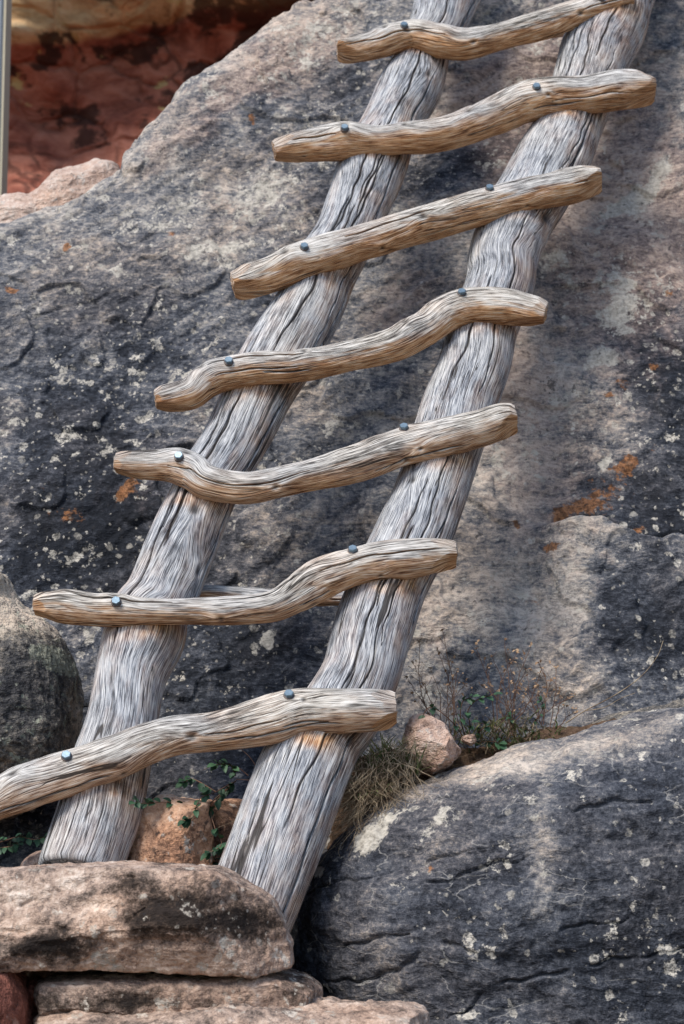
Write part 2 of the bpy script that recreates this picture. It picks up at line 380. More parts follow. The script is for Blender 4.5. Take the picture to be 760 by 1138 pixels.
    tone += .13*ridge*(fbm(p, 9, 3, seed=31)+.9) + .06*fbm(p, 2.2, 3, seed=40)
    tone = np.where(tone > .62, .62+.14*np.tanh((tone-.62)/.14), tone)
    cream = blobs(x, z, [(285, 215, 50, 24, 40, .75), (228, 278, 34, 16, 20, .85), (275, 268, 26, 14, 30, .7), (350, 40, 50, 26, 20, .6), (335, 75, 16, 20, 0, .7), (330, 150, 40, 40, 30, .5), (200, 235, 60, 18, 40, .4), (150, 250, 60, 18, 20, .28), (690, 345, 40, 22, 30, .95), (690, 310, 36, 16, 30, .7), (715, 215, 16, 30, -35, .8), (735, 190, 14, 30, -30, .7), (680, 235, 30, 8, 35, .8), (620, 300, 20, 30, 30, .6), (675, 150, 14, 14, 0, .5), (660, 400, 30, 12, 25, .6),
        (725, 250, 18, 45, 30, .45), (640, 190, 30, 14, 0, .3), (678, 519, 13, 7, 20, 1.3), (670, 405, 26, 9, 20, .6), (300, 712, 8, 14, 0, 1.2), (695, 370, 20, 8, 0, .6), (100, 700, 10, 24, 0, .7),
        (560, 60, 50, 20, 30, .3), (600, 240, 24, 16, 0, .35), (640, 600, 8, 24, 0, .45), (600, 300, 20, 12, 0, .3), (70, 270, 60, 14, 25, .3), (640, 330, 14, 20, 0, .4)], seed=1.3)
    orange = blobs(x, z, [(668, 548, 40, 26, 30, .5), (640, 565, 30, 16, 10, .52), (696, 520, 13, 10, 0, 1.0), (620, 570, 10, 8, 0, .9), (611, 617, 12, 9, 0, .9), (574, 583, 6, 6, 0, 1.0), (713, 596, 10, 8, 0, .7),
        (145, 548, 9, 20, -40, 1.0), (75, 575, 32, 10, 0, .5), (12, 328, 8, 8, 0, 1.1), (692, 428, 12, 8, 0, .6), (673, 441, 8, 6, 0, .7), (727, 413, 7, 6, 0, .9), (75, 278, 7, 9, 0, .9), (190, 262, 8, 6, 0, .6), (283, 135, 6, 6, 0, .8),
        (740, 325, 7, 8, 0, .7), (52, 548, 20, 10, 0, .3), (725, 500, 12, 8, 0, .4), (595, 665, 12, 6, 0, .5)], seed=2.9, wob=.02)
    setco(me, co2)
    pink = blobs(x, z, [(690, 240, 110, 190, 0, 1.0), (560, 110, 80, 70, 30, 1.0), (640, 60, 80, 60, 0, .6), (330, 60, 90, 50, 40, .55), (440, 340, 60, 40, 30, .6), (250, 110, 80, 30, 45, .5), (180, 175, 60, 20, 40, .5), (480, 250, 60, 40, 30, .5),
        (560, 420, 50, 50, 0, .35), (480, 700, 60, 80, 0, .35), (590, 520, 70, 170, 10, .5), (620, 200, 60, 80, 0, .5), (150, 560, 50, 25, 0, .4), (280, 220, 60, 30, 0, .3), (740, 700, 40, 60, 0, .1)], seed=4.4)
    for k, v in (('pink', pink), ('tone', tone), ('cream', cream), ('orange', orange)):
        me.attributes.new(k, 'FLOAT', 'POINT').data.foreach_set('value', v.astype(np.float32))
    ob = link('leaning_boulder', me)
    return tag(ob, 'huge sloping grey sandstone boulder with lichen spots that the ladder leans on', 'boulder')
wall = make_wall()

# ------------------------------------------------------------------ rocks grown from an outline, with real depth
def rock(name, poly, Yc, tf, tb, mat, center=None, n=3.0, nt=260, npf=200, disp=(.02, .006, .002), freq=(3, 12, 45), tone=.5, tone_b=(), cream_b=(), orange_b=(),
         seed=0.0, tilt=0.0, smooth=2, extra=None, toneamp=.12, sfreq=3.0, cuts=0, cutq=(.06, .16), planes=()):
    Pw = np.array([at(a, b, Yc) for a, b in poly])
    c = at(*center, Yc) if center is not None else Pw.mean(0)
    ang = np.arctan2(Pw[:, 2]-c[2], Pw[:, 0]-c[0]); th = np.linspace(-math.pi, math.pi, nt, endpoint=False)
    rr = np.zeros(nt); K = len(Pw)
    for i in range(K):
        a = Pw[i]; b = Pw[(i+1) % K]
        e = np.array([b[0]-a[0], b[2]-a[2]]); a2 = np.array([a[0]-c[0], a[2]-c[2]])
        dx, dz = np.cos(th), np.sin(th)
        den = dx*e[1]-dz*e[0]; den = np.where(abs(den) < 1e-9, 1e-9, den)
        t = (a2[0]*e[1]-a2[1]*e[0])/den; u = (a2[0]*dz-a2[1]*dx)/den
        ok = (t > 0) & (u >= -1e-6) & (u <= 1+1e-6); rr = np.where(ok, np.maximum(rr, t), rr)
    for i in np.where(rr == 0)[0]: rr[i] = rr[i-1]
    for _ in range(smooth): rr = (np.roll(rr, 1)+2*rr+np.roll(rr, -1))/4
    al = np.linspace(0, math.pi, npf); al[0] = .004; al[-1] = math.pi-.004
    rho = (np.abs(np.cos(al))**n+np.abs(np.sin(al))**n)**(-1/n)
    s_ = rho*np.sin(al); cc = rho*np.cos(al)
    rad = s_[:, None]*rr[None]
    X = c[0]+rad*np.cos(th); Z = c[2]+rad*np.sin(th)
    Y = Yc - np.where(cc > 0, cc*tf, cc*tb)[:, None] + tilt*(Z-c[2])
    co = np.stack([X, Y, Z], -1).reshape(-1, 3)
    rc = np.random.default_rng(int(seed)+500); ctr = co.mean(0)
    pl_ = [(at(px, py, Yp), np.array(nv)/np.linalg.norm(nv)) for px, py, Yp, nv in planes]
    for _ in range(cuts):
        v_ = rc.normal(size=3)*np.array([1, .9, .8]); v_[1] = -abs(v_[1]); v_ /= np.linalg.norm(v_); h_ = ((co-ctr)@v_).max(); pl_.append((ctr+v_*h_*(1-rc.uniform(*cutq)), v_))
    for pp, nv in pl_:
        ex = (co-pp)@nv; co = co-np.clip(ex, 0, None)[:, None]*nv[None]*.97
    f = grid_faces(npf, nt, True)[:, ::-1]
    caps = []
    me = mesh_from(name, co, f.copy(), mat)
    nn = normals(me); 
    cen = np.array([c[0], Yc, c[2]]); 
    if np.mean(np.sum(nn*(co-cen), 1)) < 0:
        me.flip_normals(); nn = -nn
    d = disp[0]*fbm(co, freq[0], 3, seed=seed) + disp[1]*fbm(co, freq[1], 3, seed=seed+5)+disp[2]*fbm(co, freq[2], 4, .6, seed=seed+9)
    if extra is not None: d = d + extra(co)
    x, z = co[:, 0], co[:, 2]; to = lambda px, py: at(px, py, Yc-tf*.7)
    setco(me, co+nn*d[:, None])
    for k, v in (('tone', tone+toneamp*fbm(co, sfreq, 3, seed=seed+3)+blobs(x, z, tone_b, to, .02, seed)), ('cream', blobs(x, z, cream_b, to, .02, seed)), ('orange', blobs(x, z, orange_b, to, .02, seed))):
        me.attributes.new(k, 'FLOAT', 'POINT').data.foreach_set('value', v.astype(np.float32))
    return link(name, me)

def cracks(lst, Yc, tf, depth=.012, width=.006, seed=0.0):
    C_ = [np.array([at(u, v, Yc-tf) for u, v in pts]) for pts in lst]
    def fn(co):
        x, z = co[:, 0], co[:, 2]; wx = x+.012*noise(co*22+seed); wz = z+.012*noise(co*22+7+seed); out = 0
        for P in C_:
            dist = np.full(len(x), 9.0); L = len(P)-1; tap = np.zeros(len(x))
            for i in range(L):
                ax, az, bx, bz = P[i, 0], P[i, 2], P[i+1, 0], P[i+1, 2]
                t = np.clip(((wx-ax)*(bx-ax)+(wz-az)*(bz-az))/((bx-ax)**2+(bz-az)**2), 0, 1)
                dd = np.hypot(wx-ax-t*(bx-ax), wz-az-t*(bz-az)); tap = np.where(dd < dist, (i+t)/L, tap); dist = np.minimum(dist, dd)
            w = width*(.35+1.3*np.sin(np.pi*np.clip(tap, .05, .95)))
            out = out - depth*np.exp(-(dist/w)**2)
        return out*(co[:, 1] < Yc)
    return fn

# front right boulder
def front_extra(co):
    base = cracks([[(330, 1003), (372, 988), (410, 978), (445, 975), (480, 958), (520, 950), (566, 938)], [(452, 990), (500, 980), (545, 962), (590, 955)], [(340, 1098), (400, 1096), (440, 1084), (486, 1052), (530, 1058), (570, 1048), (640, 1030), (700, 1022)],
                   [(500, 1136), (545, 1098), (600, 1088), (660, 1072), (720, 1062), (800, 1050)], [(410, 922), (450, 893), (500, 882), (540, 878)], [(380, 1060), (430, 1046), (460, 1040)], [(640, 905), (690, 890), (760, 886)]], 4.62, .40, .011, .0026)(co)*sstep(-.30, .05, fbm(co, 9, 2, seed=77))
    a = R(16); su = co[:, 0]*math.cos(a)+co[:, 2]*math.sin(a); sv = -co[:, 0]*math.sin(a)+co[:, 2]*math.cos(a)
    q = np.stack([su*5, sv*22, co[:, 1]*5], 1)
    st = .007*noise(q)+.003*noise(q*2.2+3)
    # shallow scooped scars
    s2 = fbm(co, 5, 3, seed=12); return base+st-.010*sstep(.10, .60, s2)
o = rock('boulder', [(322, 1150), (326, 1070), (332, 1010), (345, 972), (358, 950), (380, 925), (405, 902), (440, 872), (470, 858), (500, 846), (530, 836), (570, 825), (610, 815), (650, 806), (700, 797), (760, 789), (860, 784), (980, 800),
          (1060, 900), (1080, 1150), (1000, 1420), (700, 1480), (380, 1420), (310, 1280)], 4.62, .40, .22, m_front, center=(690, 1130), n=2.7, nt=1500, npf=760, disp=(.035, .010, .0035), freq=(2.2, 8, 34), tone=.33,
         tone_b=[(540, 850, 200, 18, 12, .26), (700, 812, 120, 16, 8, .24), (440, 880, 60, 20, 35, .34), (560, 842, 60, 14, 14, .2), (600, 960, 16, 80, 0, .20), (600, 950, 22, 40, 0, .14), (470, 1040, 50, 20, 20, .05), (350, 1080, 60, 80, 0, -.10), (720, 900, 80, 50, 0, -.08), (700, 1060, 120, 60, 0, -.10),
                 (480, 940, 60, 30, 40, .10), (620, 1000, 50, 20, 0, .08)],
         cream_b=[(412, 933, 26, 15, 42, 1.15), (430, 915, 12, 8, 40, .6), (350, 972, 12, 6, 30, .9), (378, 958, 8, 5, 20, .5), (480, 920, 34, 8, 40, .55), (490, 900, 24, 14, 40, .45), (520, 855, 60, 10, 14, .4), (470, 955, 16, 14, 0, .4), (600, 965, 12, 34, 10, .5), (600, 880, 10, 40, -20, .3), (545, 870, 20, 30, 0, .3), (559, 965, 5, 6, 0, .8), (700, 800, 60, 8, 10, .25)],
         orange_b=[(475, 962, 8, 5, 20, .5), (560, 1010, 12, 6, 0, .2)], extra=front_extra)
tag(o, 'dark rounded boulder at lower right with chalky white patches and hairline cracks', 'boulder')

# left boulder
o = rock('boulder', [(-160, 690), (-90, 640), (-30, 628), (0, 640), (12, 662), (30, 678), (52, 694), (68, 715), (80, 745), (88, 780), (91, 820), (84, 850), (60, 880), (20, 905), (-40, 915), (-150, 900)], 4.80, .30, .3, m_leftb, center=(-30, 790), n=2.3,
         nt=700, npf=360, disp=(.02, .009, .004), freq=(4, 12, 40), tone=.50, seed=20, tone_b=[(-10, 662, 55, 34, 0, 1.1), (0, 690, 40, 16, 0, .5), (14, 682, 24, 14, 0, .6), (75, 800, 16, 60, 0, .28), (30, 760, 40, 40, 0, -.08)],
         cream_b=[(45, 728, 15, 13, 0, 1.2), (62, 742, 9, 12, 0, .9), (20, 695, 8, 7, 0, .8), (65, 800, 12, 20, 0, .5), (20, 840, 12, 6, 0, .5)])
tag(o, 'dark grey lichened boulder at left edge with pale beige top', 'boulder')

# top slab
def slab_extra(co):
    z = co[:, 2]+.01*fbm(co, 5, 2, seed=4)
    lay = np.abs(((z*14) % 1)-.5)*2
    return .004*sstep(0, .5, lay) + cracks([[(20, 1010), (80, 985), (150, 975)], [(160, 1010), (120, 1040), (90, 1070)], [(0, 1040), (50, 1030), (110, 1046)]], 4.12, .2, .006, .006)(co)
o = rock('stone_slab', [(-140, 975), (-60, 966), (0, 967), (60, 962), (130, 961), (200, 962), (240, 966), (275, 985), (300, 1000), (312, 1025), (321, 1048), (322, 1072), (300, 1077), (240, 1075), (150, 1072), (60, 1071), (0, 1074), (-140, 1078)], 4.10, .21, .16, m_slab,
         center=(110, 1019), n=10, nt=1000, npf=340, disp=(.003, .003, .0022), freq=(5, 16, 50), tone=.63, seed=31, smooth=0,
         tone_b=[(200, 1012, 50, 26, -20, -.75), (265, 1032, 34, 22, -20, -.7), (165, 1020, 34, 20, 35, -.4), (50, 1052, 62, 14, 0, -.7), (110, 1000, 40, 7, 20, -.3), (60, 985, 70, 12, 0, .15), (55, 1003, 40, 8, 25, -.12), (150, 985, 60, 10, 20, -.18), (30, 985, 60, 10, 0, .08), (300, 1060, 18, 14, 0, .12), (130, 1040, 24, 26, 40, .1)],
         cream_b=[(245, 1050, 16, 14, 0, .6), (270, 1025, 14, 12, 0, .5), (100, 1035, 12, 10, 0, .35)], orange_b=[(240, 998, 16, 8, 0, .25)], extra=slab_extra, planes=[(150, 985, 3.925, (-.14, -.93, .36)), (236, 1005, 3.925, (.66, -.74, .14)), (150, 1058, 3.925, (0, -.84, -.54)), (60, 1030, 3.895, (-.3, -.95, -.05)), (190, 1000, 3.90, (.12, -.9, .42))])
tag(o, 'thick tan sandstone slab with dark blotchy end under the ladder feet, topmost of stack', 'stone slab')
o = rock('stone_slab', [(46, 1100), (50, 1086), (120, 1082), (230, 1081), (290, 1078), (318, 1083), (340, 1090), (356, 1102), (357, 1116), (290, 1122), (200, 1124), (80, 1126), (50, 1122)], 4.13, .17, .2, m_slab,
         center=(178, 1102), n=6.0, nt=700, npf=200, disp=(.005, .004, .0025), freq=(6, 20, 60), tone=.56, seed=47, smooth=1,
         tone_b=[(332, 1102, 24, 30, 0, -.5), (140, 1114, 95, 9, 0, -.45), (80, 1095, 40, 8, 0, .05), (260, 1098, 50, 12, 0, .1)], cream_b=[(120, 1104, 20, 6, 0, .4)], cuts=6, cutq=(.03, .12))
tag(o, 'thin tan sandstone slab with a dark right end wedged below the thick slab, second of stack', 'stone slab')
o = rock('stone_slab', [(36, 1160), (40, 1132), (90, 1122), (150, 1124), (200, 1116), (250, 1113), (330, 1116), (400, 1118), (455, 1120), (474, 1128), (482, 1160), (470, 1230), (250, 1260), (40, 1230)], 4.02, .20, .25, m_slab,
         center=(255, 1170), n=5.0, nt=800, npf=240, disp=(.01, .006, .003), freq=(6, 20, 55), tone=.62, seed=66, smooth=1, tone_b=[(120, 1136, 60, 8, 0, -.15), (300, 1130, 60, 5, 0, -.1)], cream_b=[(300, 1124, 120, 6, 0, .4)], cuts=7, cutq=(.03, .10))
tag(o, 'pale sandstone slab along the bottom edge, lowest of stack', 'stone slab')
o = rock('stone', [(-90, 1085), (-40, 1070), (0, 1074), (14, 1076), (24, 1092), (31, 1112), (33, 1140), (25, 1200), (-80, 1200)], 4.02, .14, .2, m_red, center=(-25, 1132), n=2.8, cuts=6, cutq=(.03, .10), nt=360, npf=180, disp=(.008, .004, .0015), freq=(7, 18, 50), tone=.55, seed=71)
tag(o, 'smooth red sandstone block in the lower left corner', 'stone')
o = rock('stone', [(26, 1092), (38, 1086), (50, 1094), (54, 1110), (46, 1120), (30, 1120)], 4.12, .07, .1, m_red, center=(40, 1104), n=2.4, cuts=6, nt=160, npf=100, disp=(.005, .003, .0015), freq=(12, 25, 60), tone=.36, seed=76)
tag(o, 'small dark red stone wedged between red block and thin slab', 'stone')

# stones between the ladder feet
o = rock('stone', [(132, 985), (136, 950), (146, 920), (160, 898), (176, 886), (190, 883), (212, 886), (236, 890), (240, 930), (236, 985)], 4.50, .14, .2, m_orange, center=(186, 938), n=2.9, cuts=8, cutq=(.05, .16), nt=460, npf=240, disp=(.012, .006, .002), freq=(6, 16, 50), tone=.60, seed=81,
         tone_b=[(185, 888, 30, 8, 0, .35), (200, 935, 30, 14, 20, -.22), (190, 952, 40, 10, 0, -.15)], cream_b=[(180, 887, 16, 5, 0, .7)])
tag(o, 'rounded orange sandstone block between the two ladder feet', 'stone')
o = rock('stone', [(222, 990), (226, 930), (232, 895), (246, 886), (270, 888), (290, 900), (300, 990)], 4.64, .12, .2, m_orange, center=(258, 940), n=3.0, cuts=8, nt=260, npf=160, disp=(.012, .006, .002), freq=(6, 16, 50), tone=.36, seed=88, tone_b=[(250, 905, 30, 8, 0, .1)])
tag(o, 'dark stained orange stone tucked behind the right ladder foot', 'stone')
o = rock('stone', [(18, 975), (22, 958), (34, 948), (50, 944), (66, 952), (70, 980)], 4.44, .08, .1, m_pink, center=(44, 964), n=2.6, cuts=8, nt=200, npf=120, disp=(.008, .004, .0015), freq=(8, 20, 50), tone=.6, seed=93)
tag(o, 'small pink stone beside the left ladder foot', 'stone')

# crevice stones
def lump(co): return 0
o = rock('stone', [(448, 850), (446, 826), (450, 808), (456, 797), (470, 792), (481, 797), (488, 801), (500, 808), (510, 820), (512, 835), (504, 850), (480, 862)], 4.62, .09, .1, m_pink, center=(480, 828), n=2.6, cuts=12, cutq=(.08, .24), nt=360, npf=200, smooth=1, disp=(.008, .004, .0015), freq=(10, 26, 60), tone=.76, seed=101,
         tone_b=[(487, 846, 26, 9, 20, -.30), (470, 805, 12, 5, -30, -.15)], orange_b=[(470, 820, 16, 8, 0, .3)])
tag(o, 'pale pink knobbly stone in the crevice right of the lowest rung', 'stone')
o = rock('stone', [(640, 812), (662, 800), (690, 793), (730, 786), (762, 779), (830, 772), (900, 790), (900, 840), (700, 840)], 4.86, .10, .2, m_leftb, center=(790, 812), n=2.7, cuts=8, nt=460, npf=160, disp=(.010, .006, .002), freq=(6, 20, 60), tone=.62, seed=107)
tag(o, 'long low grey rock ledge behind the dark front boulder', 'stone')
for i, (px, py, s_, Y_, lab, t_, mm) in enumerate([
        (446, 902, 7, 4.33, 0, 0, 0), (425, 862, 6, 4.55, 'pebble of tan stone lying among the straw in the crevice', .6, m_pink),
        (522, 822, 9, 4.66, 'tan pebble right of the knobbly crevice stone', .55, m_pink), (226, 962, 7, 4.34, 'tiny brown pebble behind the thick slab between the ladder feet', .4, m_orange)]):
    if not lab: continue
    pl = [(px+s_*math.cos(a)*random.uniform(.8, 1.2), py-s_*.75*math.sin(a)*random.uniform(.8, 1.2)) for a in np.linspace(0, 6.28, 8)[:-1]]
    tag(rock('pebble', pl, Y_, s_*.002, s_*.002, mm, center=(px, py), n=2.3, nt=60, npf=40, cuts=8, cutq=(.08, .2), disp=(.002, .001, .0005), freq=(30, 60, 90), tone=t_, seed=120+i), lab, 'pebble')

# pale rock peeping behind the crest
o = rock('boulder', [(-60, 246), (-10, 236), (8, 228), (22, 226), (36, 226), (52, 213), (72, 200), (98, 192), (122, 186), (134, 190), (160, 240), (120, 320), (-40, 320)], 6.3, .25, .4, m_pink, center=(60, 258), n=2.6, nt=420, npf=200, disp=(.02, .01, .004), freq=(4, 10, 30), tone=.78, seed=130)
tag(o, 'pale pinkish boulder showing just behind the grey crest at upper left', 'boulder')

# soil in the crevice
o = rock('soil', [(362, 1010), (368, 945), (374, 905), (384, 868), (400, 846), (430, 836), (470, 838), (520, 832), (570, 822), (630, 808), (690, 800), (700, 900), (560, 960), (420, 1040)], 4.76, .12, .3, m_soil, center=(500, 900), n=2.2, nt=500, npf=260, disp=(.012, .010, .006), freq=(6, 16, 40), tone=.5, seed=140)
tag(o, kind='structure')
o = rock('soil', [(-200, 990), (-60, 978), (60, 974), (180, 972), (250, 980), (282, 1010), (284, 1250), (-200, 1250)], 4.50, .17, .5, m_soil, center=(90, 1110), n=4, nt=400, npf=200, disp=(.012, .010, .006), freq=(6, 16, 40), tone=.5, seed=144)
tag(o, kind='structure')

# ------------------------------------------------------------------ ground
def make_ground():
    ax = np.concatenate([-np.geomspace(200, 3, 26), np.linspace(-2.9, 2.9, 120), np.geomspace(3, 200, 26)])
    ay = np.concatenate([-np.geomspace(200, 3, 20), np.linspace(-2.9, 8, 200), np.geomspace(8.2, 300, 26)])
    X, Y = np.meshgrid(ax, ay); co = np.stack([X, Y, X*0], -1).reshape(-1, 3)
    co[:, 2] = .93*sstep(2.6, 4.1, co[:, 1]) + .03*fbm(co, 1.1, 4)*sstep(40, 5, np.hypot(co[:, 0], co[:, 1])) + .012*fbm(co, 7, 3)*sstep(8, 4, np.abs(co[:, 0]))
    return tag(link('ground', mesh_from('ground', co, grid_faces(len(ay), len(ax)), m_soil), base=np.zeros(3)), kind='structure')
make_ground()

# ------------------------------------------------------------------ red cliff behind
def cliff_mat():
    s = NT('banded_red_cliff'); o = s.obj(); lay = s.attr('layer'); st = s.attr('stain_shade'); ye = s.attr('yellow')
    n = s.noise(s.map(s.warp(o, .8, .6), (1, 1, 2.8)), 2.0, 7, .72)
    red = s.ramp(n, [(.30, (.08, .03, .022)), (.45, (.27, .09, .06)), (.56, (.42, .17, .115)), (.8, (.48, .24, .18))])
    tan = s.ramp(n, [(.30, (.12, .06, .03)), (.40, (.40, .23, .11)), (.52, (.64, .42, .22)), (.7, (.76, .60, .38))])
    c = s.mix(s.ss(lay, .4, .6), red, tan)
    ms = s.ss(s.add(s.add(st, .05), s.mul(s.sub(s.noise(s.map(o, (1, 1, 1.8)), 4.2, 5, .65), .5), 2.2)), .44, .66)
    c = s.mix(s.mul(ms, .85), c, (.026, .015, .013))
    vo = s.vor(s.map(s.warp(o, 1.5, .35, 4), (1, 1, 1.7), (0, R(20), 0)), 2.4, 'DISTANCE_TO_EDGE').outputs['Distance']; fr = s.ss(vo, .05, .012)
    c = s.mix(s.mul(fr, s.ss(s.noise(o, 2.2, 3), .45, .62, .0, .6)), c, (.03, .014, .012)); n = s.add(n, s.mul(s.ss(vo, 0, .12), .35))
    my = s.ss(s.add(ye, s.mul(s.sub(s.noise(s.map(o, (1, 1, 3)), 5.5, 5, .65), .5), 2.6)), .5, .68)
    c = s.mix(my, c, (.52, .38, .17))
    return s.done(c, .9, s.bump(n, .8, .12), .15)
def make_cliff():
    D = 12.0
    xs = np.linspace(-9, 9, 300); zs = np.linspace(-.5, 9.5, 300)
    X, Z = np.meshgrid(xs, zs); co = np.stack([X, X*0+D, Z], -1).reshape(-1, 3)
    toC = lambda px, py: at(px, py, D)
    x, z = co[:, 0], co[:, 2]
    # overhang line in the picture: (0,95) .. (120,72) .. (350,45)
    ov = np.array([toC(a, b) for a, b in ((-300, 90), (0, 84), (60, 72), (110, 52), (170, 40), (240, 36), (300, 40), (360, 44), (500, 30))])
    oz = np.interp(x, ov[:, 0], ov[:, 2]) + .07*noise(np.stack([x*2.2, x*0, x*0], 1))
    up = sstep(-.02, .16, z-oz)
    y = D - .30*up - .25*sstep(.5, .62, z-oz)*0
    # upper strata steps
    zz = (z-oz)*2.6+.5*fbm(co*np.array([.5, 1, 1]), .9, 3, seed=3)
    y -= up*.15*(np.abs((zz % 1)-.5)*2)
    # middle bulge band just below the overhang (yellow patches)
    y += .30*fbm(co, .9, 4, seed=8) + .07*fbm(co, 4, 4, seed=2)
    y += .18*sstep(0.0, -.35, z-oz)*sstep(-1.0, -.4, z-oz)
    y -= .5*sstep(toC(0, 190)[2], toC(0, 240)[2], z)
    co[:, 1] = y
    st = blobs(x, z, [(60, 120, 40, 16, 0, .5), (95, 130, 30, 34, 0, .45), (110, 100, 40, 14, 0, .4), (40, 190, 34, 14, 20, .6), (290, 60, 60, 22, 10, .9), (230, 75, 40, 22, 0, .5), (190, 100, 30, 14, 0, .6), (150, 60, 50, 10, 0, .3), (330, 30, 60, 30, 0, .8),
                        (250, 22, 90, 7, 8, .5), (50, 70, 60, 7, 22, .8), (150, 48, 60, 7, 18, .6), (110, 18, 70, 5, 12, .25), (120, 175, 40, 10, 0, .2), (160, 140, 20, 12, 0, .35)], toC, .1)  # dark stains, plus overhang shadow and crevice gloom painted into the colour
    ye = blobs(x, z, [(180, 82, 20, 6, 0, .8), (180, 110, 10, 6, 0, .5), (18, 100, 12, 10, 0, .7), (90, 48, 80, 5, 22, .55), (200, 12, 60, 5, 10, .7), (60, 22, 60, 4, 10, .5), (15, 118, 12, 5, 0, .5)], toC, .08)
    me = mesh_from('cliff', co, grid_faces(300, 300)[:, ::-1].copy(), cliff_mat(), {'layer': np.clip(up+.0, 0, 1), 'stain_shade': st, 'yellow': ye})
    return tag(link('cliff', me), kind='structure')
make_cliff()

# ------------------------------------------------------------------ grey post at the left edge
def box(x0, x1, y0, y1, z0, z1):
    v = [(x, y, z) for z in (z0, z1) for y in (y0, y1) for x in (x0, x1)]
    return v, [(0, 2, 3, 1), (4, 5, 7, 6), (0, 1, 5, 4), (2, 6, 7, 3), (0, 4, 6, 2), (1, 3, 7, 5)]
def bevel(me, w):
    import bmesh
    bm = bmesh.new(); bm.from_mesh(me); bmesh.ops.bevel(bm, geom=bm.edges[:], offset=w, segments=2, affect='EDGES'); bm.to_mesh(me); bm.free()
a = at(5, 110, 7.6)
v, f = box(a[0]-.16, a[0]-.008, 7.55, 7.70, .6, 5.2); me = mesh_from('post', v, f, m_post, smooth=False); bevel(me, .006)
root = bpy.data.objects.new('upright_post', None); root.location = (a[0]-.08, 7.62, .6); col.objects.link(root)
tag(root, 'plain grey upright post with pale edge strip at the upper left border', 'post')
link('post_body', me, root)
v, f = box(a[0]-.0075, a[0]+.004, 7.56, 7.69, .6, 5.19); link('edge_strip', mesh_from('edge_strip', v, f, m_trim, smooth=False), root)

# ------------------------------------------------------------------ LADDER
def catmull(P, n):
    P = np.asarray(P, float); P = np.vstack([2*P[0]-P[1], P, 2*P[-1]-P[-2]])
    m = len(P)-3; t = np.linspace(0, m-1e-9, n); i = t.astype(int); f = (t-i)[:, None]
    a, b, c, d = P[i], P[i+1], P[i+2], P[i+3]
    return .5*((2*b)+(-a+c)*f+(2*a-5*b+4*c-d)*f*f+(-a+3*b-3*c+d)*f**3)

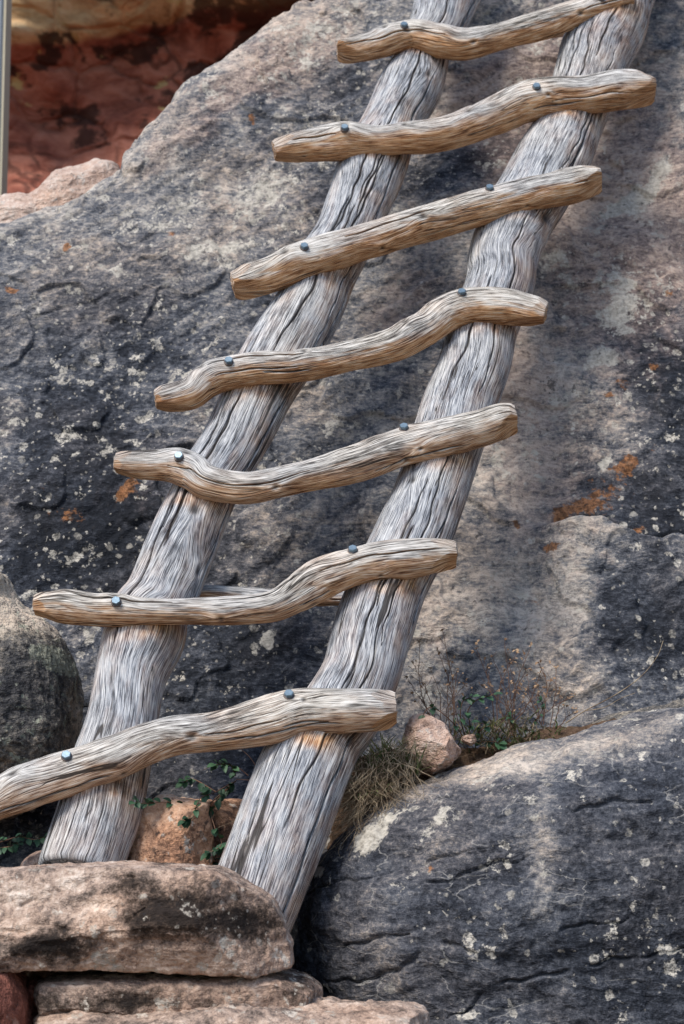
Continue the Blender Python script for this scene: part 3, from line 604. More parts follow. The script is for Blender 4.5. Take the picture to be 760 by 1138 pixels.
def log_mesh(name, C, Rd, nr, na, seed, knots=(), crack_amt=.5, groove=.004, end0=True, end1=True, warmf=None, twist=.6, lump=.03, facet=0.0, chop=True, creamf=0.0, rotf=None, ncr=7, crl=(.08, .45), crkd=.004):
    """C centreline control points (world), Rd radii; grown as one closed log with chopped ends"""
    ctl = np.hstack([C, np.asarray(Rd)[:, None]])
    S = catmull(ctl, nr*4); seg = np.r_[0, np.cumsum(np.linalg.norm(np.diff(S[:, :3], axis=0), axis=1))]
    s = np.linspace(0, seg[-1], nr); S = np.stack([np.interp(s, seg, S[:, k]) for k in range(4)], 1)
    c, r = S[:, :3], S[:, 3]
    T = np.gradient(c, axis=0); T /= np.linalg.norm(T, axis=1)[:, None]
    front = np.array([0, -1., .0]); U = front-T*(T@front)[:, None]; U /= np.linalg.norm(U, axis=1)[:, None]   # towards viewer side
    V = np.cross(T, U)
    th = np.linspace(-math.pi, math.pi, na, endpoint=False)
    TH, SS = np.meshgrid(th, s); g = np.stack([np.cos(TH+twist*SS), np.sin(TH+twist*SS), SS], -1).reshape(-1, 3)
    rr = r[:, None]*np.ones_like(TH); r0 = r.mean()
    gl = g*np.array([1, 1, 1/r0])                       # cylinder space, lengths in radii
    f = fbm(gl*np.array([.75, .75, .28]), 1, 3, seed=seed)*lump*1.6                       # bends of the section
    f = f.reshape(TH.shape)
    if facet:                                           # adze facets
        fc = noise(gl*np.array([1.3, 1.3, .45])+seed+50).reshape(TH.shape); f += facet*np.abs(fc)
    # warped grain coordinates around knots
    gx, gy, gz = (g[:, k].copy() for k in range(3)); knotm = np.zeros(len(g))
    shrink = 0
    for (ks, kth, kr, kd) in knots:                     # position along, angle, radius(m), height(m)
        dth = (np.angle(np.exp(1j*(TH-kth))))*rr; dss = SS-ks
        q = np.hypot(dth, dss*.65)/kr
        f += (kd*np.exp(-q**2)/rr)
        f -= .18*kr*np.exp(-(q/.33)**2)/rr*1.4
        knotm = np.maximum(knotm, (np.exp(-(q/.26)**2)*.95).ravel())
        sg = np.exp(-(q/1.5)**2).ravel()
        dv = np.sign(dth.ravel())*sg*kr*.5/r0
        a_ = np.arctan2(gy, gx)+dv; gx, gy = np.cos(a_), np.sin(a_)
    gw = np.stack([gx, gy, gz], 1)
    gr = noise(gw*np.array([5, 5, .8])+seed)*.55+noise(gw*np.array([11, 11, 1.4])+seed)*.25+noise(gw*np.array([24, 24, 3])+seed)*.10
    rc = np.random.default_rng(int(seed*100)+1); crk = np.zeros(TH.shape)
    for _ in range(ncr):
        s0 = rc.uniform(0, s[-1]*.95); ln_ = rc.uniform(*crl); t0 = rc.uniform(-1.5, 1.5); sl_ = rc.normal(0, .22); wd = rc.uniform(.0011, .0026)*(1.35 if r0 > .07 else 1)
        u_ = np.clip((SS-s0)/ln_, -.1, 1.1); m_ = ((u_ > 0)&(u_ < 1)); 
        line = t0+sl_*(SS-s0)+(.05*np.sin(SS*rc.uniform(12, 25)+rc.uniform(0, 6))+.03*np.sin(SS*rc.uniform(40, 70)))*(.045/r0)**.5
        w_ = wd*np.sqrt(np.clip(4*u_*(1-u_), 0, 1))+1e-5
        dl = np.abs(np.angle(np.exp(1j*(TH-line))))*rr
        crk = np.maximum(crk, np.where(m_, np.exp(-(dl/w_)**2), 0))
    crack = crk.ravel()
    dist = (groove*.42*gr - crkd*crack).reshape(TH.shape).reshape(TH.shape)
    RR = rr*(1+f)+dist
    # chopped ends
    e = np.ones_like(s); 
    if end0: e *= .93+.07*sstep(0, .008, s)
    if end1: e *= .93+.07*sstep(0, .008, s[-1]-s)
    RR *= e[:, None]
    # hatchet cuts at the ends
    cutm = np.zeros_like(TH); rs = np.random.default_rng(int(seed*10))
    for which, on in ((0, end0), (1, end1)):
        if not on or not chop: continue
        sd_ = s if which == 0 else s[-1]-s
        for phi, ln_, dp in ((rs.uniform(.8, 1.5), rs.uniform(.045, .10), .50), (rs.uniform(-1.3, -.5), rs.uniform(.02, .06), .72), (rs.uniform(2.4, 3.6), .05, .6), (rs.uniform(-.2, .4), rs.uniform(.015, .03), .80)):
            lim = rr*(dp+(1.02-dp)*(sd_/ln_))[:, None]; dc = np.cos(TH-phi); lim = np.where(dc > .15, lim/np.maximum(dc, .15), 9)
            hit = (lim < RR)&(sd_ < ln_*1.15)[:, None]
            cutm = np.where(hit, 1.0 if dp == .50 else .3, cutm); RR = np.where(hit, lim+.0008*gr.reshape(TH.shape), RR)
    crack = crack*(1-.8*(cutm.ravel() > .5))
    P = c[:, None]+RR[..., None]*(np.cos(TH)[..., None]*U[:, None]+np.sin(TH)[..., None]*V[:, None])
    P = P.reshape(-1, 3)
    # end cap: rings running to the centre, slanted and rough
    verts = [P]; faces = [grid_faces(nr, na, True)]; G = [gw*np.array([r0, r0, 1])]; base = nr*na
    wcap = []
    capn = []
    for which, on in ((0, end0), (-1, end1)):
        ring = P[:na] if which == 0 else P[(nr-1)*na:]
        idx0 = 0 if which == 0 else (nr-1)*na
        cen = c[which]; T_ = T[which]*(-1 if which == 0 else 1); prev = np.arange(idx0, idx0+na)
        for k, q in enumerate((.93, .8, .62, .42, .22, .02)):
            P2 = cen+(ring-cen)*q + T_*(.002*(1-q**2)+.004*noise(ring*60*q+seed)[:, None])*(1 if on else 0)
            verts.append(P2); capn.append(len(P2))
            cur = np.arange(base, base+na); base += na
            G.append(np.stack([np.cos(th)*q*.02+seed, np.sin(th)*q*.02, np.full(na, q*r0)*1.0+s[which]], 1)*np.array([1, 1, 1]))
            a_, b_ = (prev, cur) if which == -1 else (cur, prev)
            nx = np.roll(np.arange(na), -1)
            faces.append(np.stack([a_, a_[nx], b_[nx], b_], 1)); prev = cur
    Vv = np.vstack(verts); Ff = np.vstack(faces); Gg = np.vstack(G)
    ext = len(Vv)-len(P)
    me = mesh_from(name, Vv, Ff, m_wood)
    # orientation check
    n = normals(me); 
    if np.mean(np.sum(n[:len(P)]*(P-np.repeat(c, na, 0)), 1)) < 0: me.flip_normals(); n = -n
    thv = np.r_[TH.ravel(), np.zeros(ext)]
    warm = (warmf(Vv, n) if warmf else np.zeros(len(Vv)))
    warm = warm + np.r_[cutm.ravel()*.75, np.zeros(ext)]; creamv = np.clip(creamf+.5*fbm(Vv, 4, 2, seed=seed), 0, 1)*np.ones(len(Vv)); rotv = rotf(Vv, n) if rotf else np.zeros(len(Vv))
    capcr = np.concatenate([np.clip(sstep(.10, .03, np.abs(noise(np.stack([np.cos(th)*1.6+seed, np.sin(th)*1.6, np.full(na, seed+w_)], 1)))), 0, 1)*(q_ > .1)*.7 for w_ in (0, 5) for q_ in (.93, .8, .62, .42, .22, .02)])
    for k, v in (('grain', Gg), ('cream', creamv), ('rot', rotv), ('warm', warm), ('crack', np.r_[np.clip(crack*1.2, 0, 1), capcr]), ('knot', np.r_[knotm, np.zeros(ext)])):
        v = np.asarray(v, np.float32)
        if v.ndim == 2: me.attributes.new(k, 'FLOAT_VECTOR', 'POINT').data.foreach_set('vector', v.ravel())
        else: me.attributes.new(k, 'FLOAT', 'POINT').data.foreach_set('value', v)
    return me, s[-1]

base = ladder_at(180, 985)
ladder = bpy.data.objects.new('wooden_ladder', None); ladder.location = base; col.objects.link(ladder)
tag(ladder, 'rustic ladder of weathered grey logs with seven crooked bolted rungs, leaning on the boulder', 'ladder')

railL = [(-60, 492, 552), (-20, 473, 540), (0, 461, 532), (30, 452, 518), (50, 444, 503), (75, 432, 499), (100, 417, 492), (135, 402, 470), (180, 378, 456), (205, 369, 446), (230, 359, 434), (265, 345, 418), (305, 318, 398), (340, 302, 384), (380, 276, 364), (430, 248, 332), (490, 222, 300),
         (540, 191, 270), (600, 163, 246), (660, 138, 222), (685, 122, 212), (710, 115, 208), (750, 104, 188), (800, 94, 178), (850, 76, 170), (900, 62, 160), (930, 52, 150), (962, 41, 138), (975, 38, 133)]
railR = [(-60, 672, 752), (-20, 655, 735), (5, 645, 726), (28, 638, 720), (55, 622, 706), (83, 614, 694), (133, 598, 674), (182, 568, 656), (215, 550, 636), (249, 529, 616), (287, 518, 600), (317, 515, 595), (367, 497, 577), (404, 486, 570), (447, 467, 555), (509, 447, 535), (558, 430, 518), (595, 413, 506),
         (650, 387, 478), (700, 366, 462), (750, 353, 446), (790, 330, 428), (820, 304, 408), (850, 286, 396), (900, 266, 376), (950, 248, 356), (1000, 230, 336), (1040, 212, 318), (1060, 205, 310)]
rungs = [
  [(-70, 905, 950), (-30, 882, 928), (0, 863, 911), (60, 838, 889), (121, 819, 870), (182, 798, 844), (242, 790, 835), (303, 773, 826), (333, 767, 817), (393, 764, 814), (420, 766, 813), (440, 774, 804)],
  [(38, 665, 683), (54, 656, 690), (79, 654, 694), (121, 664, 696), (182, 666, 694), (242, 663, 695), (272, 661, 694), (303, 655, 691), (327, 640, 684), (345, 627, 676), (363, 617, 666), (393, 608, 652), (424, 601, 645), (458, 598, 642), (490, 598, 635), (507, 605, 628)],
  [(128, 506, 526), (147, 501, 532), (187, 501, 535), (212, 505, 545), (232, 517, 556), (274, 525, 560), (335, 513, 548), (397, 493, 537), (447, 476, 518), (496, 463, 508), (533, 455, 497), (558, 448, 488), (573, 454, 478)],
  [(173, 435, 455), (187, 427, 459), (212, 419, 456), (230, 407, 445), (252, 397, 435), (292, 391, 428), (335, 389, 425), (397, 376, 411), (441, 362, 402), (472, 344, 388), (496, 326, 371), (521, 320, 361), (558, 320, 360), (589, 328, 364), (606, 338, 361)],
  [(259, 306, 328), (274, 295, 333), (310, 281, 323), (340, 267, 312), (395, 251, 292), (450, 235, 275), (506, 218, 258), (539, 209, 249), (589, 196, 236), (638, 185, 225), (665, 182, 213)],
  [(305, 158, 179), (318, 151, 181), (340, 145, 180), (384, 138, 177), (423, 140, 172), (478, 133, 170), (517, 123, 161), (550, 107, 150), (578, 92, 139), (605, 87, 131), (644, 86, 127), (682, 78, 122), (714, 80, 117), (726, 86, 108)],
  [(375, 46, 64), (390, 39, 70), (423, 34, 64), (456, 24, 55), (489, 27, 64), (517, 33, 66), (561, 25, 53), (605, 11, 44), (644, 0, 29), (682, -10, 15), (703, -12, 8)],
]
# where rungs cross a rail: weathering stains on the rail just below the contact
contacts = []
for rg in rungs:
    for rail in (railL, railR):
        ry = np.array([q[0] for q in rail], float); rx = np.array([(q[1]+q[2])/2 for q in rail])
        for xx in np.linspace(rg[0][0], rg[-1][0], 200):
            yb = np.interp(xx, [q[0] for q in rg], [q[2] for q in rg])
            if abs(np.interp(yb, ry, rx)-xx) < 3:
                contacts.append(ladder_at(xx, yb, -.05)); break

def railwarm(seed):
    def fn(P, n):
        w = .0+.28*sstep(.2, .9, n[:, 0]) + .2*np.clip(noise(P*np.array([3, 3, 2.0])+seed), 0, 1)
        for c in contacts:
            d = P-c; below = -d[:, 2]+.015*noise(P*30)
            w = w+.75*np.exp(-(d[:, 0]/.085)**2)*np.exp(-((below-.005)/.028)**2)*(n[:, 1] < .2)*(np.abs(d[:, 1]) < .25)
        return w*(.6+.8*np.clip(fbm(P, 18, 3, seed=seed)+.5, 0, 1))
    return fn
def railrot(seed):
    def fn(P, n):
        w = np.zeros(len(P))
        for c in contacts:
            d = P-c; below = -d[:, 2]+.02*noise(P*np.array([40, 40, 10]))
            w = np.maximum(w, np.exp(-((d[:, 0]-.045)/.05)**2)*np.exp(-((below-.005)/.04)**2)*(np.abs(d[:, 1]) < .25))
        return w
    return fn
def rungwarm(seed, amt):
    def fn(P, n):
        return amt*1.55*sstep(.22, -.5, n[:, 2]) + .0+.2*np.clip(fbm(P, 5, 3, seed=seed), 0, 1)  # less greyed underside wood; warm ground bounce also put into its colour
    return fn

def make_rail(pts, seed, knots, label):
    C = []; Rr = []
    for k, (y, l, r_) in enumerate(pts):
        c = ladder_at((l+r_)/2, y)
        dep = np.linalg.norm(c-CAM)
        C.append(c); Rr.append((r_-l)/2*.925*dep/F)
    C = C[::-1]; Rr = Rr[::-1]
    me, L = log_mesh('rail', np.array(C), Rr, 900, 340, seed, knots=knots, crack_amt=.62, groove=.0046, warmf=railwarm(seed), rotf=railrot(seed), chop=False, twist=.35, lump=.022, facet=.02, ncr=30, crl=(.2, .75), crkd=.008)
    ob = link('rail', me, ladder); ob['label'] = label
    return ob, C
def slen(pts, py):      # length along the rail from its foot up to picture row py
    C = [ladder_at((l+r_)/2, y) for (y, l, r_) in pts][::-1]; ys = [q[0] for q in pts][::-1]
    ss = np.r_[0, np.cumsum([np.linalg.norm(C[i+1]-C[i]) for i in range(len(C)-1)])]
    return float(np.interp(-py, -np.array(ys, float), ss))
rl, CL = make_rail(railL, 1.3, [(slen(railL, 587), .12, .045, .006), (slen(railL, 712), -1.0, .06, .014), (slen(railL, 640), .9, .03, .006), (slen(railL, 190), -.95, .06, .010), (slen(railL, 100), .5, .03, .004)], 'left grey log rail with a dark knot hole')
rr_, CR = make_rail(railR, 5.1, [(slen(railR, 400), -1.1, .05, .010), (slen(railR, 250), .8, .05, .008), (slen(railR, 560), -.6, .03, .004)], 'right grey log rail, thicker and reaching lower')

bolt_px = [[(321, 773), (74, 841)], [(129, 669), (392, 612)], [(199, 508), (449, 476)], [(254, 402), (513, 326)], [(544, 210), (338, 275)], [(596, 97), (383, 143)], [(449, 29), (668, -2)]]
def bolt_mesh(P, N, rot):
    """hex head with chamfer on a washer, axis N"""
    N = Vector(N).normalized(); q = N.to_track_quat('Z', 'Y').to_matrix() @ Matrix.Rotation(rot, 3, 'Z')
    v = []; f = []; mi = []
    def ringv(r, z, n, ph=0): 
        i0 = len(v); v.extend([Vector((r*math.cos(ph+2*math.pi*k/n), r*math.sin(ph+2*math.pi*k/n), z)) for k in range(n)]); return list(range(i0, i0+n))
    def bridge(a, b, m):
        n = len(a)
        for k in range(n): f.append((a[k], a[(k+1) % n], b[(k+1) % n], b[k])); mi.append(m)
    w0 = ringv(.0128, -.006, 24); w1 = ringv(.0128, .0004, 24); w2 = ringv(.0123, .001, 24); w3 = ringv(.006, .002, 24)
    bridge(w0, w1, 1); bridge(w1, w2, 1); bridge(w2, w3, 1)
    h0 = ringv(.0112, .001, 6); h1 = ringv(.0112, .0085, 6); h2 = ringv(.0098, .0100, 6)
    bridge(h0, h1, 0); bridge(h1, h2, 0); f.append(tuple(h2)); mi.append(0)
    co = [tuple(Vector(P)+q @ p) for p in v]
    me = mesh_from('bolt', co, f, m_steel, smooth=False); me.materials.append(m_rust)
    for p, m in zip(me.polygons, mi): p.material_index = m
    return me

ordn = ['lowest', 'second lowest', 'third lowest', 'fourth from the bottom', 'third from the top', 'second from the top', 'topmost']
how = ['long pale rung running off the left edge', 'sharply kinked rung', 'sagging rung with knobby left end', 's-shaped rung with a stepped right end', 'nearly straight rung', 'rising rung with a broken right end', 'wavy rung cut by the top edge']
wamt = [.45, .55, .55, .75, .75, .7, .8]
for i, rg in enumerate(rungs):
    C = []; Rr = []; n_ = len(rg)
    for k, (x, t, b) in enumerate(rg):
        k0 = max(0, k-1); k1 = min(n_-1, k+1)
        sl = math.atan2(((rg[k1][1]+rg[k1][2])-(rg[k0][1]+rg[k0][2]))/2, rg[k1][0]-rg[k0][0])
        c = ladder_at(x, (t+b)/2, -.122); C.append(c)
        Rr.append(abs(b-t)/2*max(.72, math.cos(sl))*np.linalg.norm(c-CAM)/F)
    Rr[0] = max(Rr[0], Rr[1]*.86)
    Rr[-1] = max(Rr[-1], Rr[-2]*.86)
    kn = [(random.uniform(.12, .22), random.uniform(-1.3, -.5), .030, .013), (random.uniform(.55, .8), random.uniform(-1, 1), .026, .008), (random.uniform(.35, .5), random.uniform(-1.2, 1.2), .020, .006), (random.uniform(.8, .9), random.uniform(-1.2, 1.2), .016, .004)]
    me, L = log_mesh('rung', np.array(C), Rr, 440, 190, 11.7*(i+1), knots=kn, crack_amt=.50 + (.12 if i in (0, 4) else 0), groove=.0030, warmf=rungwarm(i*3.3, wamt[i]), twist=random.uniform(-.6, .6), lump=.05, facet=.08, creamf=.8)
    co = getco(me); bvh = BVHTree.FromPolygons([tuple(c) for c in co], [tuple(p.vertices) for p in me.polygons])
    ob = link('rung', me, ladder); ob['label'] = how[i]+', '+ordn[i]
    for (bx, by) in bolt_px[i]:
        d = Vector(ray(bx, by)).normalized(); hit, nr, _, _ = bvh.ray_cast(Vector(CAM), d)
        if hit is None: continue
        nn = Vector((0, -.80, .60))*.55+nr*.45
        link('bolt', bolt_mesh(hit+nn.normalized()*.001, nn, random.uniform(0, 1)), ob)
# two thinner rungs at the back of the rails
for j, (pts, lab) in enumerate([([(165, 672, 12), (221, 658, 12), (270, 661, 14), (320, 664, 15), (384, 664, 15), (430, 668, 13)], 'thin brown branch brace behind the rails at the second rung'),
                   ([(520, 58, 10), (560, 47, 12), (600, 36, 13), (640, 30, 13), (690, 20, 12)], 'thin brown branch brace behind the rails under the top rung')]):
    C = [ladder_at(x, y, .105) for x, y, h in pts]; Rr = [h/2*np.linalg.norm(c-CAM)/F*1.25 for c, (x, y, h) in zip(C, pts)]
    me, L = log_mesh('back_brace', np.array(C), Rr, 160, 60, 70+9*j, crack_amt=.5, groove=.002, warmf=rungwarm(j+8., .5), lump=.05)
    ob = link('back_brace', me, ladder); ob['label'] = lab

# ------------------------------------------------------------------ PLANTS
def tube(v, f, P, r0, r1, k=4):
    P = [Vector(p) for p in P]; n = len(P); i0 = len(v)
    for i, p in enumerate(P):
        t = (P[min(i+1, n-1)]-P[max(i-1, 0)]).normalized(); a = t.cross(Vector((.3, 1, .2))).normalized(); b = t.cross(a); r = r0+(r1-r0)*i/(n-1)
        for j in range(k):
            an = 2*math.pi*j/k; v.append(p+a*math.cos(an)*r+b*math.sin(an)*r)
    for i in range(n-1):
        for j in range(k):
            f.append((i0+i*k+j, i0+i*k+(j+1) % k, i0+(i+1)*k+(j+1) % k, i0+(i+1)*k+j))
def blade(v, f, P, w):
    P = [Vector(p) for p in P]; n = len(P); i0 = len(v); side = Vector((random.uniform(-1, 1), random.uniform(-.5, .5), 0)).normalized()
    for i, p in enumerate(P):
        ww = w*(1-(i/(n-1))**2)+.0001; fold = Vector((0, -ww*.5, 0)); v += [p-side*ww, p+fold, p+side*ww]
    for i in range(n-1):
        a = i0+i*3; f += [(a, a+1, a+4, a+3), (a+1, a+2, a+5, a+4)]
def leaf(v, f, p, d, L, w, up=None):
    """ovate leaf folded along the midrib and curled"""
    d = Vector(d).normalized(); up = Vector(up or (random.uniform(-.4, .4), -.6, 1)).normalized(); s_ = d.cross(up).normalized(); up = s_.cross(d)
    i0 = len(v); prof = [(0, .05), (.15, .55), (.35, .95), (.55, 1), (.75, .75), (.9, .35), (1, .02)]
    for t, q in prof:
        c = Vector(p)+d*L*t+up*(-.25*L*t*t); v.extend([c-s_*w*q+up*w*q*.35, c, c+s_*w*q+up*w*q*.35])
    for i in range(len(prof)-1):
        a = i0+i*3; f += [(a, a+1, a+4, a+3), (a+1, a+2, a+5, a+4)]
def plant(name, label, cat, parts, base, group=None):
    r = bpy.data.objects.new(name, None); r.location = base; col.objects.link(r); tag(r, label, cat, group)
    for nm, (v, f), m in parts:
        if v: link(nm, mesh_from(nm, [tuple(q) for q in v], f, m), r)
    return r

def fused(name, label, cat, parts):
    V, Fc, M = [], [], []
    for k, ((v, f), m) in enumerate(parts):
        o = len(V); V += [tuple(q) for q in v]; Fc += [tuple(i+o for i in q) for q in f]; M += [k]*len(f)
    me = bpy.data.meshes.new(name); me.from_pydata(V, [], Fc)
    for _, m in parts: me.materials.append(m)
    me.polygons.foreach_set('material_index', M); me.polygons.foreach_set('use_smooth', [True]*len(Fc)); me.update()
    return tag(link(name, me), label, cat)

def vine(label, stems, Y, seed, leafL=.026, dens=1.0):
    random.seed(seed); sv, sf, lv, lf = [], [], [], []
    for pts in stems:
        P = [Vector(at(x, y, Y-.02*k+dy)) for k, (x, y, dy) in enumerate(pts)]
        Q = [Vector(q) for q in catmull(np.array([tuple(p) for p in P]), 8*len(P))]
        tube(sv, sf, Q, .0016, .0009)
        n = max(2, int(len(Q)*.34*dens))
        for i in range(n):
            k = int((i+.6+random.uniform(-.3, .3))/n*(len(Q)-1)); k = max(2, min(len(Q)-1, k)); t = (Q[k]-Q[k-1]).normalized()
            for sgn in (-1, 1):
                if random.random() < .22: continue
                dd = t*.5+Vector((random.uniform(-.5, .5), -random.uniform(.1, .7), sgn*random.uniform(.2, .9)))
                leaf(lv, lf, Q[k], dd, leafL*random.uniform(.6, 1.1), leafL*random.uniform(.26, .36))
        leaf(lv, lf, Q[-1], (Q[-1]-Q[-2]), leafL, leafL*.3)
    b = at(stems[0][0][0], stems[0][0][1], Y)
    return plant('leafy_vine', label, 'plant', [('stem', (sv, sf), m_stem), ('foliage', (lv, lf), m_leaf)], b)
vine('trailing green-leaved vine hanging over the orange stone', [[(262, 868, .1), (240, 880, 0), (222, 888, -.06), (214, 908, -.1), (206, 912, -.1)], [(262, 868, .1), (236, 896, -.02), (238, 918, -.06), (246, 938, -.06), (232, 948, -.06)],
     [(262, 868, .1), (218, 902, -.06), (190, 892, -.08), (160, 893, -.1), (150, 892, -.12)], [(262, 862, .1), (255, 850, .06), (240, 850, .05)], [(258, 960, 0), (225, 957, -.05), (200, 957, -.06)], [(240, 880, 0), (215, 866, .03), (204, 870, .03)]], 4.52, 5)
vine('few small dark green leaves in the hollow beside the left ladder foot', [[(-12, 940, .05), (6, 934, .02), (22, 930, 0), (38, 933, 0), (50, 930, 0)], [(-12, 944, .05), (10, 941, .02), (20, 938, 0)]], 4.42, 9, .022, 1.2)
vine('green weed with broad leaves sprouting in the right crevice', [[(520, 826, .1), (522, 805, .02), (520, 790, 0), (530, 778, 0), (548, 772, 0)], [(520, 826, .1), (534, 812, 0), (540, 806, 0), (532, 803, 0)], [(520, 826, .1), (512, 800, 0), (514, 780, 0), (524, 775, 0)],
     [(520, 826, .1), (548, 824, 0), (556, 828, 0)], [(520, 826, .1), (500, 800, .0), (478, 786, .0), (468, 802, 0), (474, 806, 0)]], 4.68, 14, .024, .55)
vine('small green sprig among dry stems right of the broad-leaved weed', [[(590, 812, .05), (596, 800, 0), (604, 786, 0), (600, 778, 0)], [(590, 812, .05), (570, 806, 0), (566, 796, 0)]], 4.74, 19, .016, .8)

def weed(label, bx, by, Y, tips, seed, h=1.0):
    random.seed(seed); sv, sf, dv, df = [], [], [], []
    b = Vector(at(bx, by, Y))
    for (tx, ty) in tips:
        st = Vector(at(bx+random.uniform(-16, 16), by+random.uniform(-4, 6), Y)); e = Vector(at(tx, ty, Y+random.uniform(-.06, .10)))
        mid = st.lerp(e, .5)+Vector((random.uniform(-.02, .02), random.uniform(-.02, .02), .01))
        Q = [Vector(q) for q in catmull(np.array([tuple(st), tuple(mid), tuple(e)]), 14)]
        Q = [q+Vector((random.gauss(0, .0012), 0, random.gauss(0, .0012))) for q in Q]
        tube(sv, sf, Q, .0013, .0006)
        for k in range(3, 14):
            if random.random() < .62:
                d = (Q[k]-Q[k-1]).normalized(); l = random.uniform(.015, .05)*(1.2-k/16)
                q = Q[k]+(d*.8+Vector((random.choice((-1, 1))*random.uniform(.3, .9), random.uniform(-.4, .4), .2)))*l
                tube(sv, sf, [Q[k], Q[k].lerp(q, .5)+Vector((0, 0, -.002)), q], .0007, .0004, 3)
                for _ in range(random.choice((0, 1, 1, 2))):
                    leaf(dv, df, q, (random.uniform(-1, 1), random.uniform(-.6, .2), random.uniform(-1, 1)), random.uniform(.004, .011), random.uniform(.0018, .004))
        for _ in range(3): leaf(dv, df, Q[-1], (random.uniform(-1, 1), random.uniform(-1, 0), random.uniform(-.3, 1)), random.uniform(.006, .012), .003)
    return fused('dry_weed', label, 'dry plant', [((sv, sf), m_stem), ((dv, df), m_seed)])
weed('tallest dead brown weed close to the right ladder rail', 500, 822, 4.74, [(458, 735), (466, 712), (478, 742), (486, 722), (492, 700), (500, 735), (508, 746), (472, 760), (452, 752), (516, 762)], 3)
weed('bushy dead weed with thin reddish stems in the middle of the crevice', 560, 816, 4.76, [(530, 720), (540, 742), (548, 730), (560, 712), (566, 738), (574, 726), (584, 744), (590, 718), (600, 748), (555, 758), (536, 762), (606, 764), (578, 760)], 8)
weed('sparse dead weed at the right end of the crevice', 604, 806, 4.78, [(586, 752), (598, 735), (612, 756), (622, 770), (634, 776), (618, 742), (640, 792), (598, 768)], 12)
# lone arching stalk at the right
random.seed(2); sv, sf = [], []
P = np.array([at(x, y, Y) for x, y, Y in ((628, 804, 4.8), (650, 790, 4.76), (684, 772, 4.7), (712, 752, 4.68), (730, 730, 4.66), (737, 712, 4.66))])
Q = catmull(P, 30); tube(sv, sf, Q, .0014, .0006)
P = np.array([at(x, y, Y) for x, y, Y in ((650, 790, 4.76), (672, 786, 4.7), (690, 776, 4.68), (706, 770, 4.66))]); tube(sv, sf, catmull(P, 16), .0009, .0005)
tag(link('grass_stalk', mesh_from('grass_stalk', [tuple(q) for q in sv], sf, m_straw)), 'lone thin pale stalk arching right above the dark boulder', 'grass stalk')

def tuft(label, bx, by, Y, n, lw, hx, hy, seed, green=.35, droop=.3, hang=False):
    random.seed(seed); gv, gf, dv, df = [], [], [], []
    for i in range(n):
        x0 = bx+max(-2*lw, min(2*lw, random.gauss(0, lw))); y0 = by+random.gauss(0, lw*.35)
        dx = random.gauss(0, hx); up = random.uniform(.3, 1)*hy
        y_ = Y+random.uniform(-.05, .05)
        P = []
        for k in range(8):
            t = k/7; P.append(at(x0+dx*t+random.gauss(0, 1.5)*t, (y0+up*t*(1 if hang else -1)*(1) + (droop*hy*t*t if not hang else 0)), y_-.06*t*(1.2 if hang else random.uniform(0, 1))))
        P = [tuple(p) for p in P]
        if random.random() < green: blade(gv, gf, P, random.uniform(.0012, .0024))
        else: blade(dv, df, P, random.uniform(.0007, .0016))
    return fused('grass_tuft', label, 'grass', [((gv, gf), m_leaf2), ((dv, df), m_straw)])
tuft('upper tuft of green and straw grass between the right ladder rail and knobbly stone', 430, 856, 4.55, 360, 17, 24, 56, 21, .5, .3)
tuft('matted dead grass below the tuft, hugging the right ladder rail', 412, 882, 4.50, 240, 18, 30, 36, 25, .12, .6)
tuft('low straw and green grass at foot of the dead weeds', 560, 822, 4.70, 420, 30, 12, 22, 29, .45, .3)
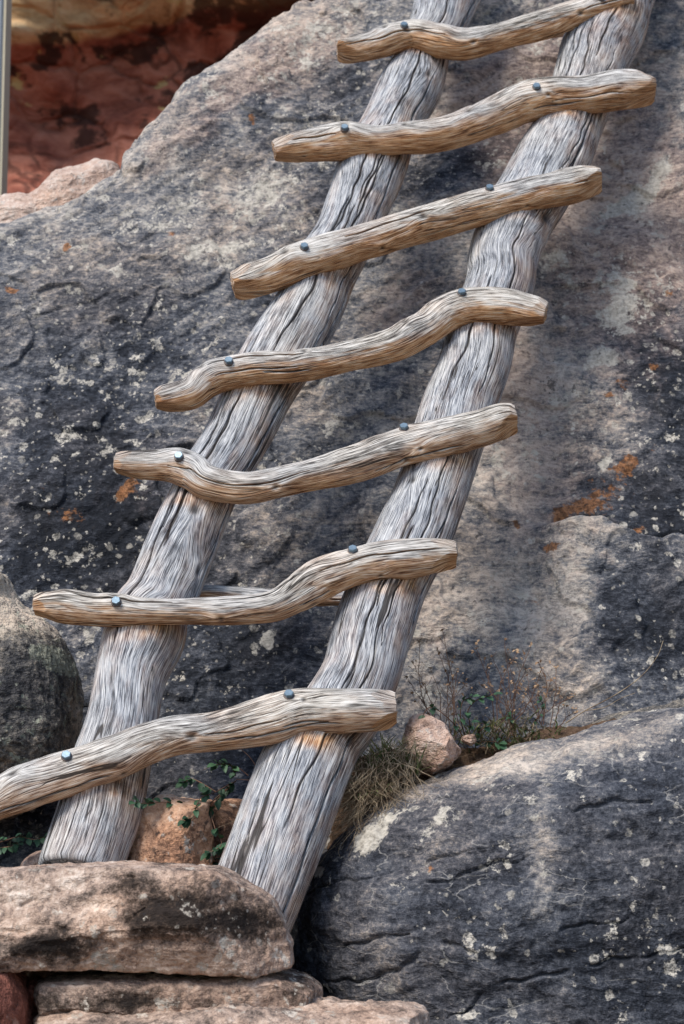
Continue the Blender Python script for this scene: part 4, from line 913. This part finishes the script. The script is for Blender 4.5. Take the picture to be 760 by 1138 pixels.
# hanging bleached rootlets
random.seed(33); v, f = [], []
for i in range(300):
    x0 = random.uniform(384, 462); y0 = random.uniform(846, 906)-(x0-385)*.35
    x, y, Y_ = x0, y0, 4.50+random.uniform(-.05, .03); dx = random.uniform(-4, 2.5); P = []
    dy = random.uniform(1, 7)
    for k in range(11):
        P.append(tuple(at(x, y, Y_-.004*k))); dx += random.gauss(-.15, 1.6); x += dx; y += dy+random.gauss(0, 1.5)
    P = [tuple(q) for q in catmull(np.array(P), 26)]; tube(v, f, P, random.uniform(.0006, .0013), .0004, 3)
tag(link('dead_roots', mesh_from('dead_roots', [tuple(q) for q in v], f, m_straw)), 'tangle of bleached rootlets hanging beside the right ladder rail', 'roots')
# fine dark twigs beneath the lowest rung
random.seed(37); v, f = [], []
for pts in (((300, 880), (290, 862), (278, 842), (262, 828)), ((292, 868), (300, 850), (296, 834)), ((276, 862), (262, 852), (240, 850), (225, 856)), ((300, 876), (282, 868), (262, 866))):
    P = np.array([at(x, y, 4.74) for x, y in pts]); tube(v, f, catmull(P, 18), .0014, .0007, 4)
tag(link('twig', mesh_from('twig', [tuple(q) for q in v], f, m_stem)), 'bare branching twig in the shadow beneath the lowest rung', 'twig')

# ------------------------------------------------------------------ light
w = bpy.data.worlds.new('World'); scn.world = w; w.use_nodes = True; nt = w.node_tree
sky = nt.nodes.new('ShaderNodeTexSky'); sky.sky_type = 'NISHITA'; sky.sun_disc = False
EL, AZ = 52.0, -38.0            # sun high, in front-left of the rocks (azimuth from -Y towards -X)
sky.sun_elevation = R(EL)
sd = Vector((-math.cos(R(EL))*math.sin(R(-AZ)), -math.cos(R(EL))*math.cos(R(AZ)), math.sin(R(EL))))   # towards the sun
sky.sun_rotation = math.atan2(sd.x, sd.y)
bg = nt.nodes['Background']; nt.links.new(sky.outputs[0], bg.inputs[0]); bg.inputs[1].default_value = .074
sl = bpy.data.lights.new('sun', 'SUN'); sl.energy = 1.5; sl.angle = R(20); sl.color = (1, .94, .86)
so = bpy.data.objects.new('sun', sl); so.rotation_euler = (-sd).to_track_quat('-Z', 'Y').to_euler(); so.location = (-3, -3, 6); col.objects.link(so)
vs = scn.view_settings; vs.view_transform = 'Standard'; vs.look = 'None'; vs.exposure = 1.38; vs.gamma = 1; vs.use_curve_mapping = False
scn.render.engine = 'CYCLES'
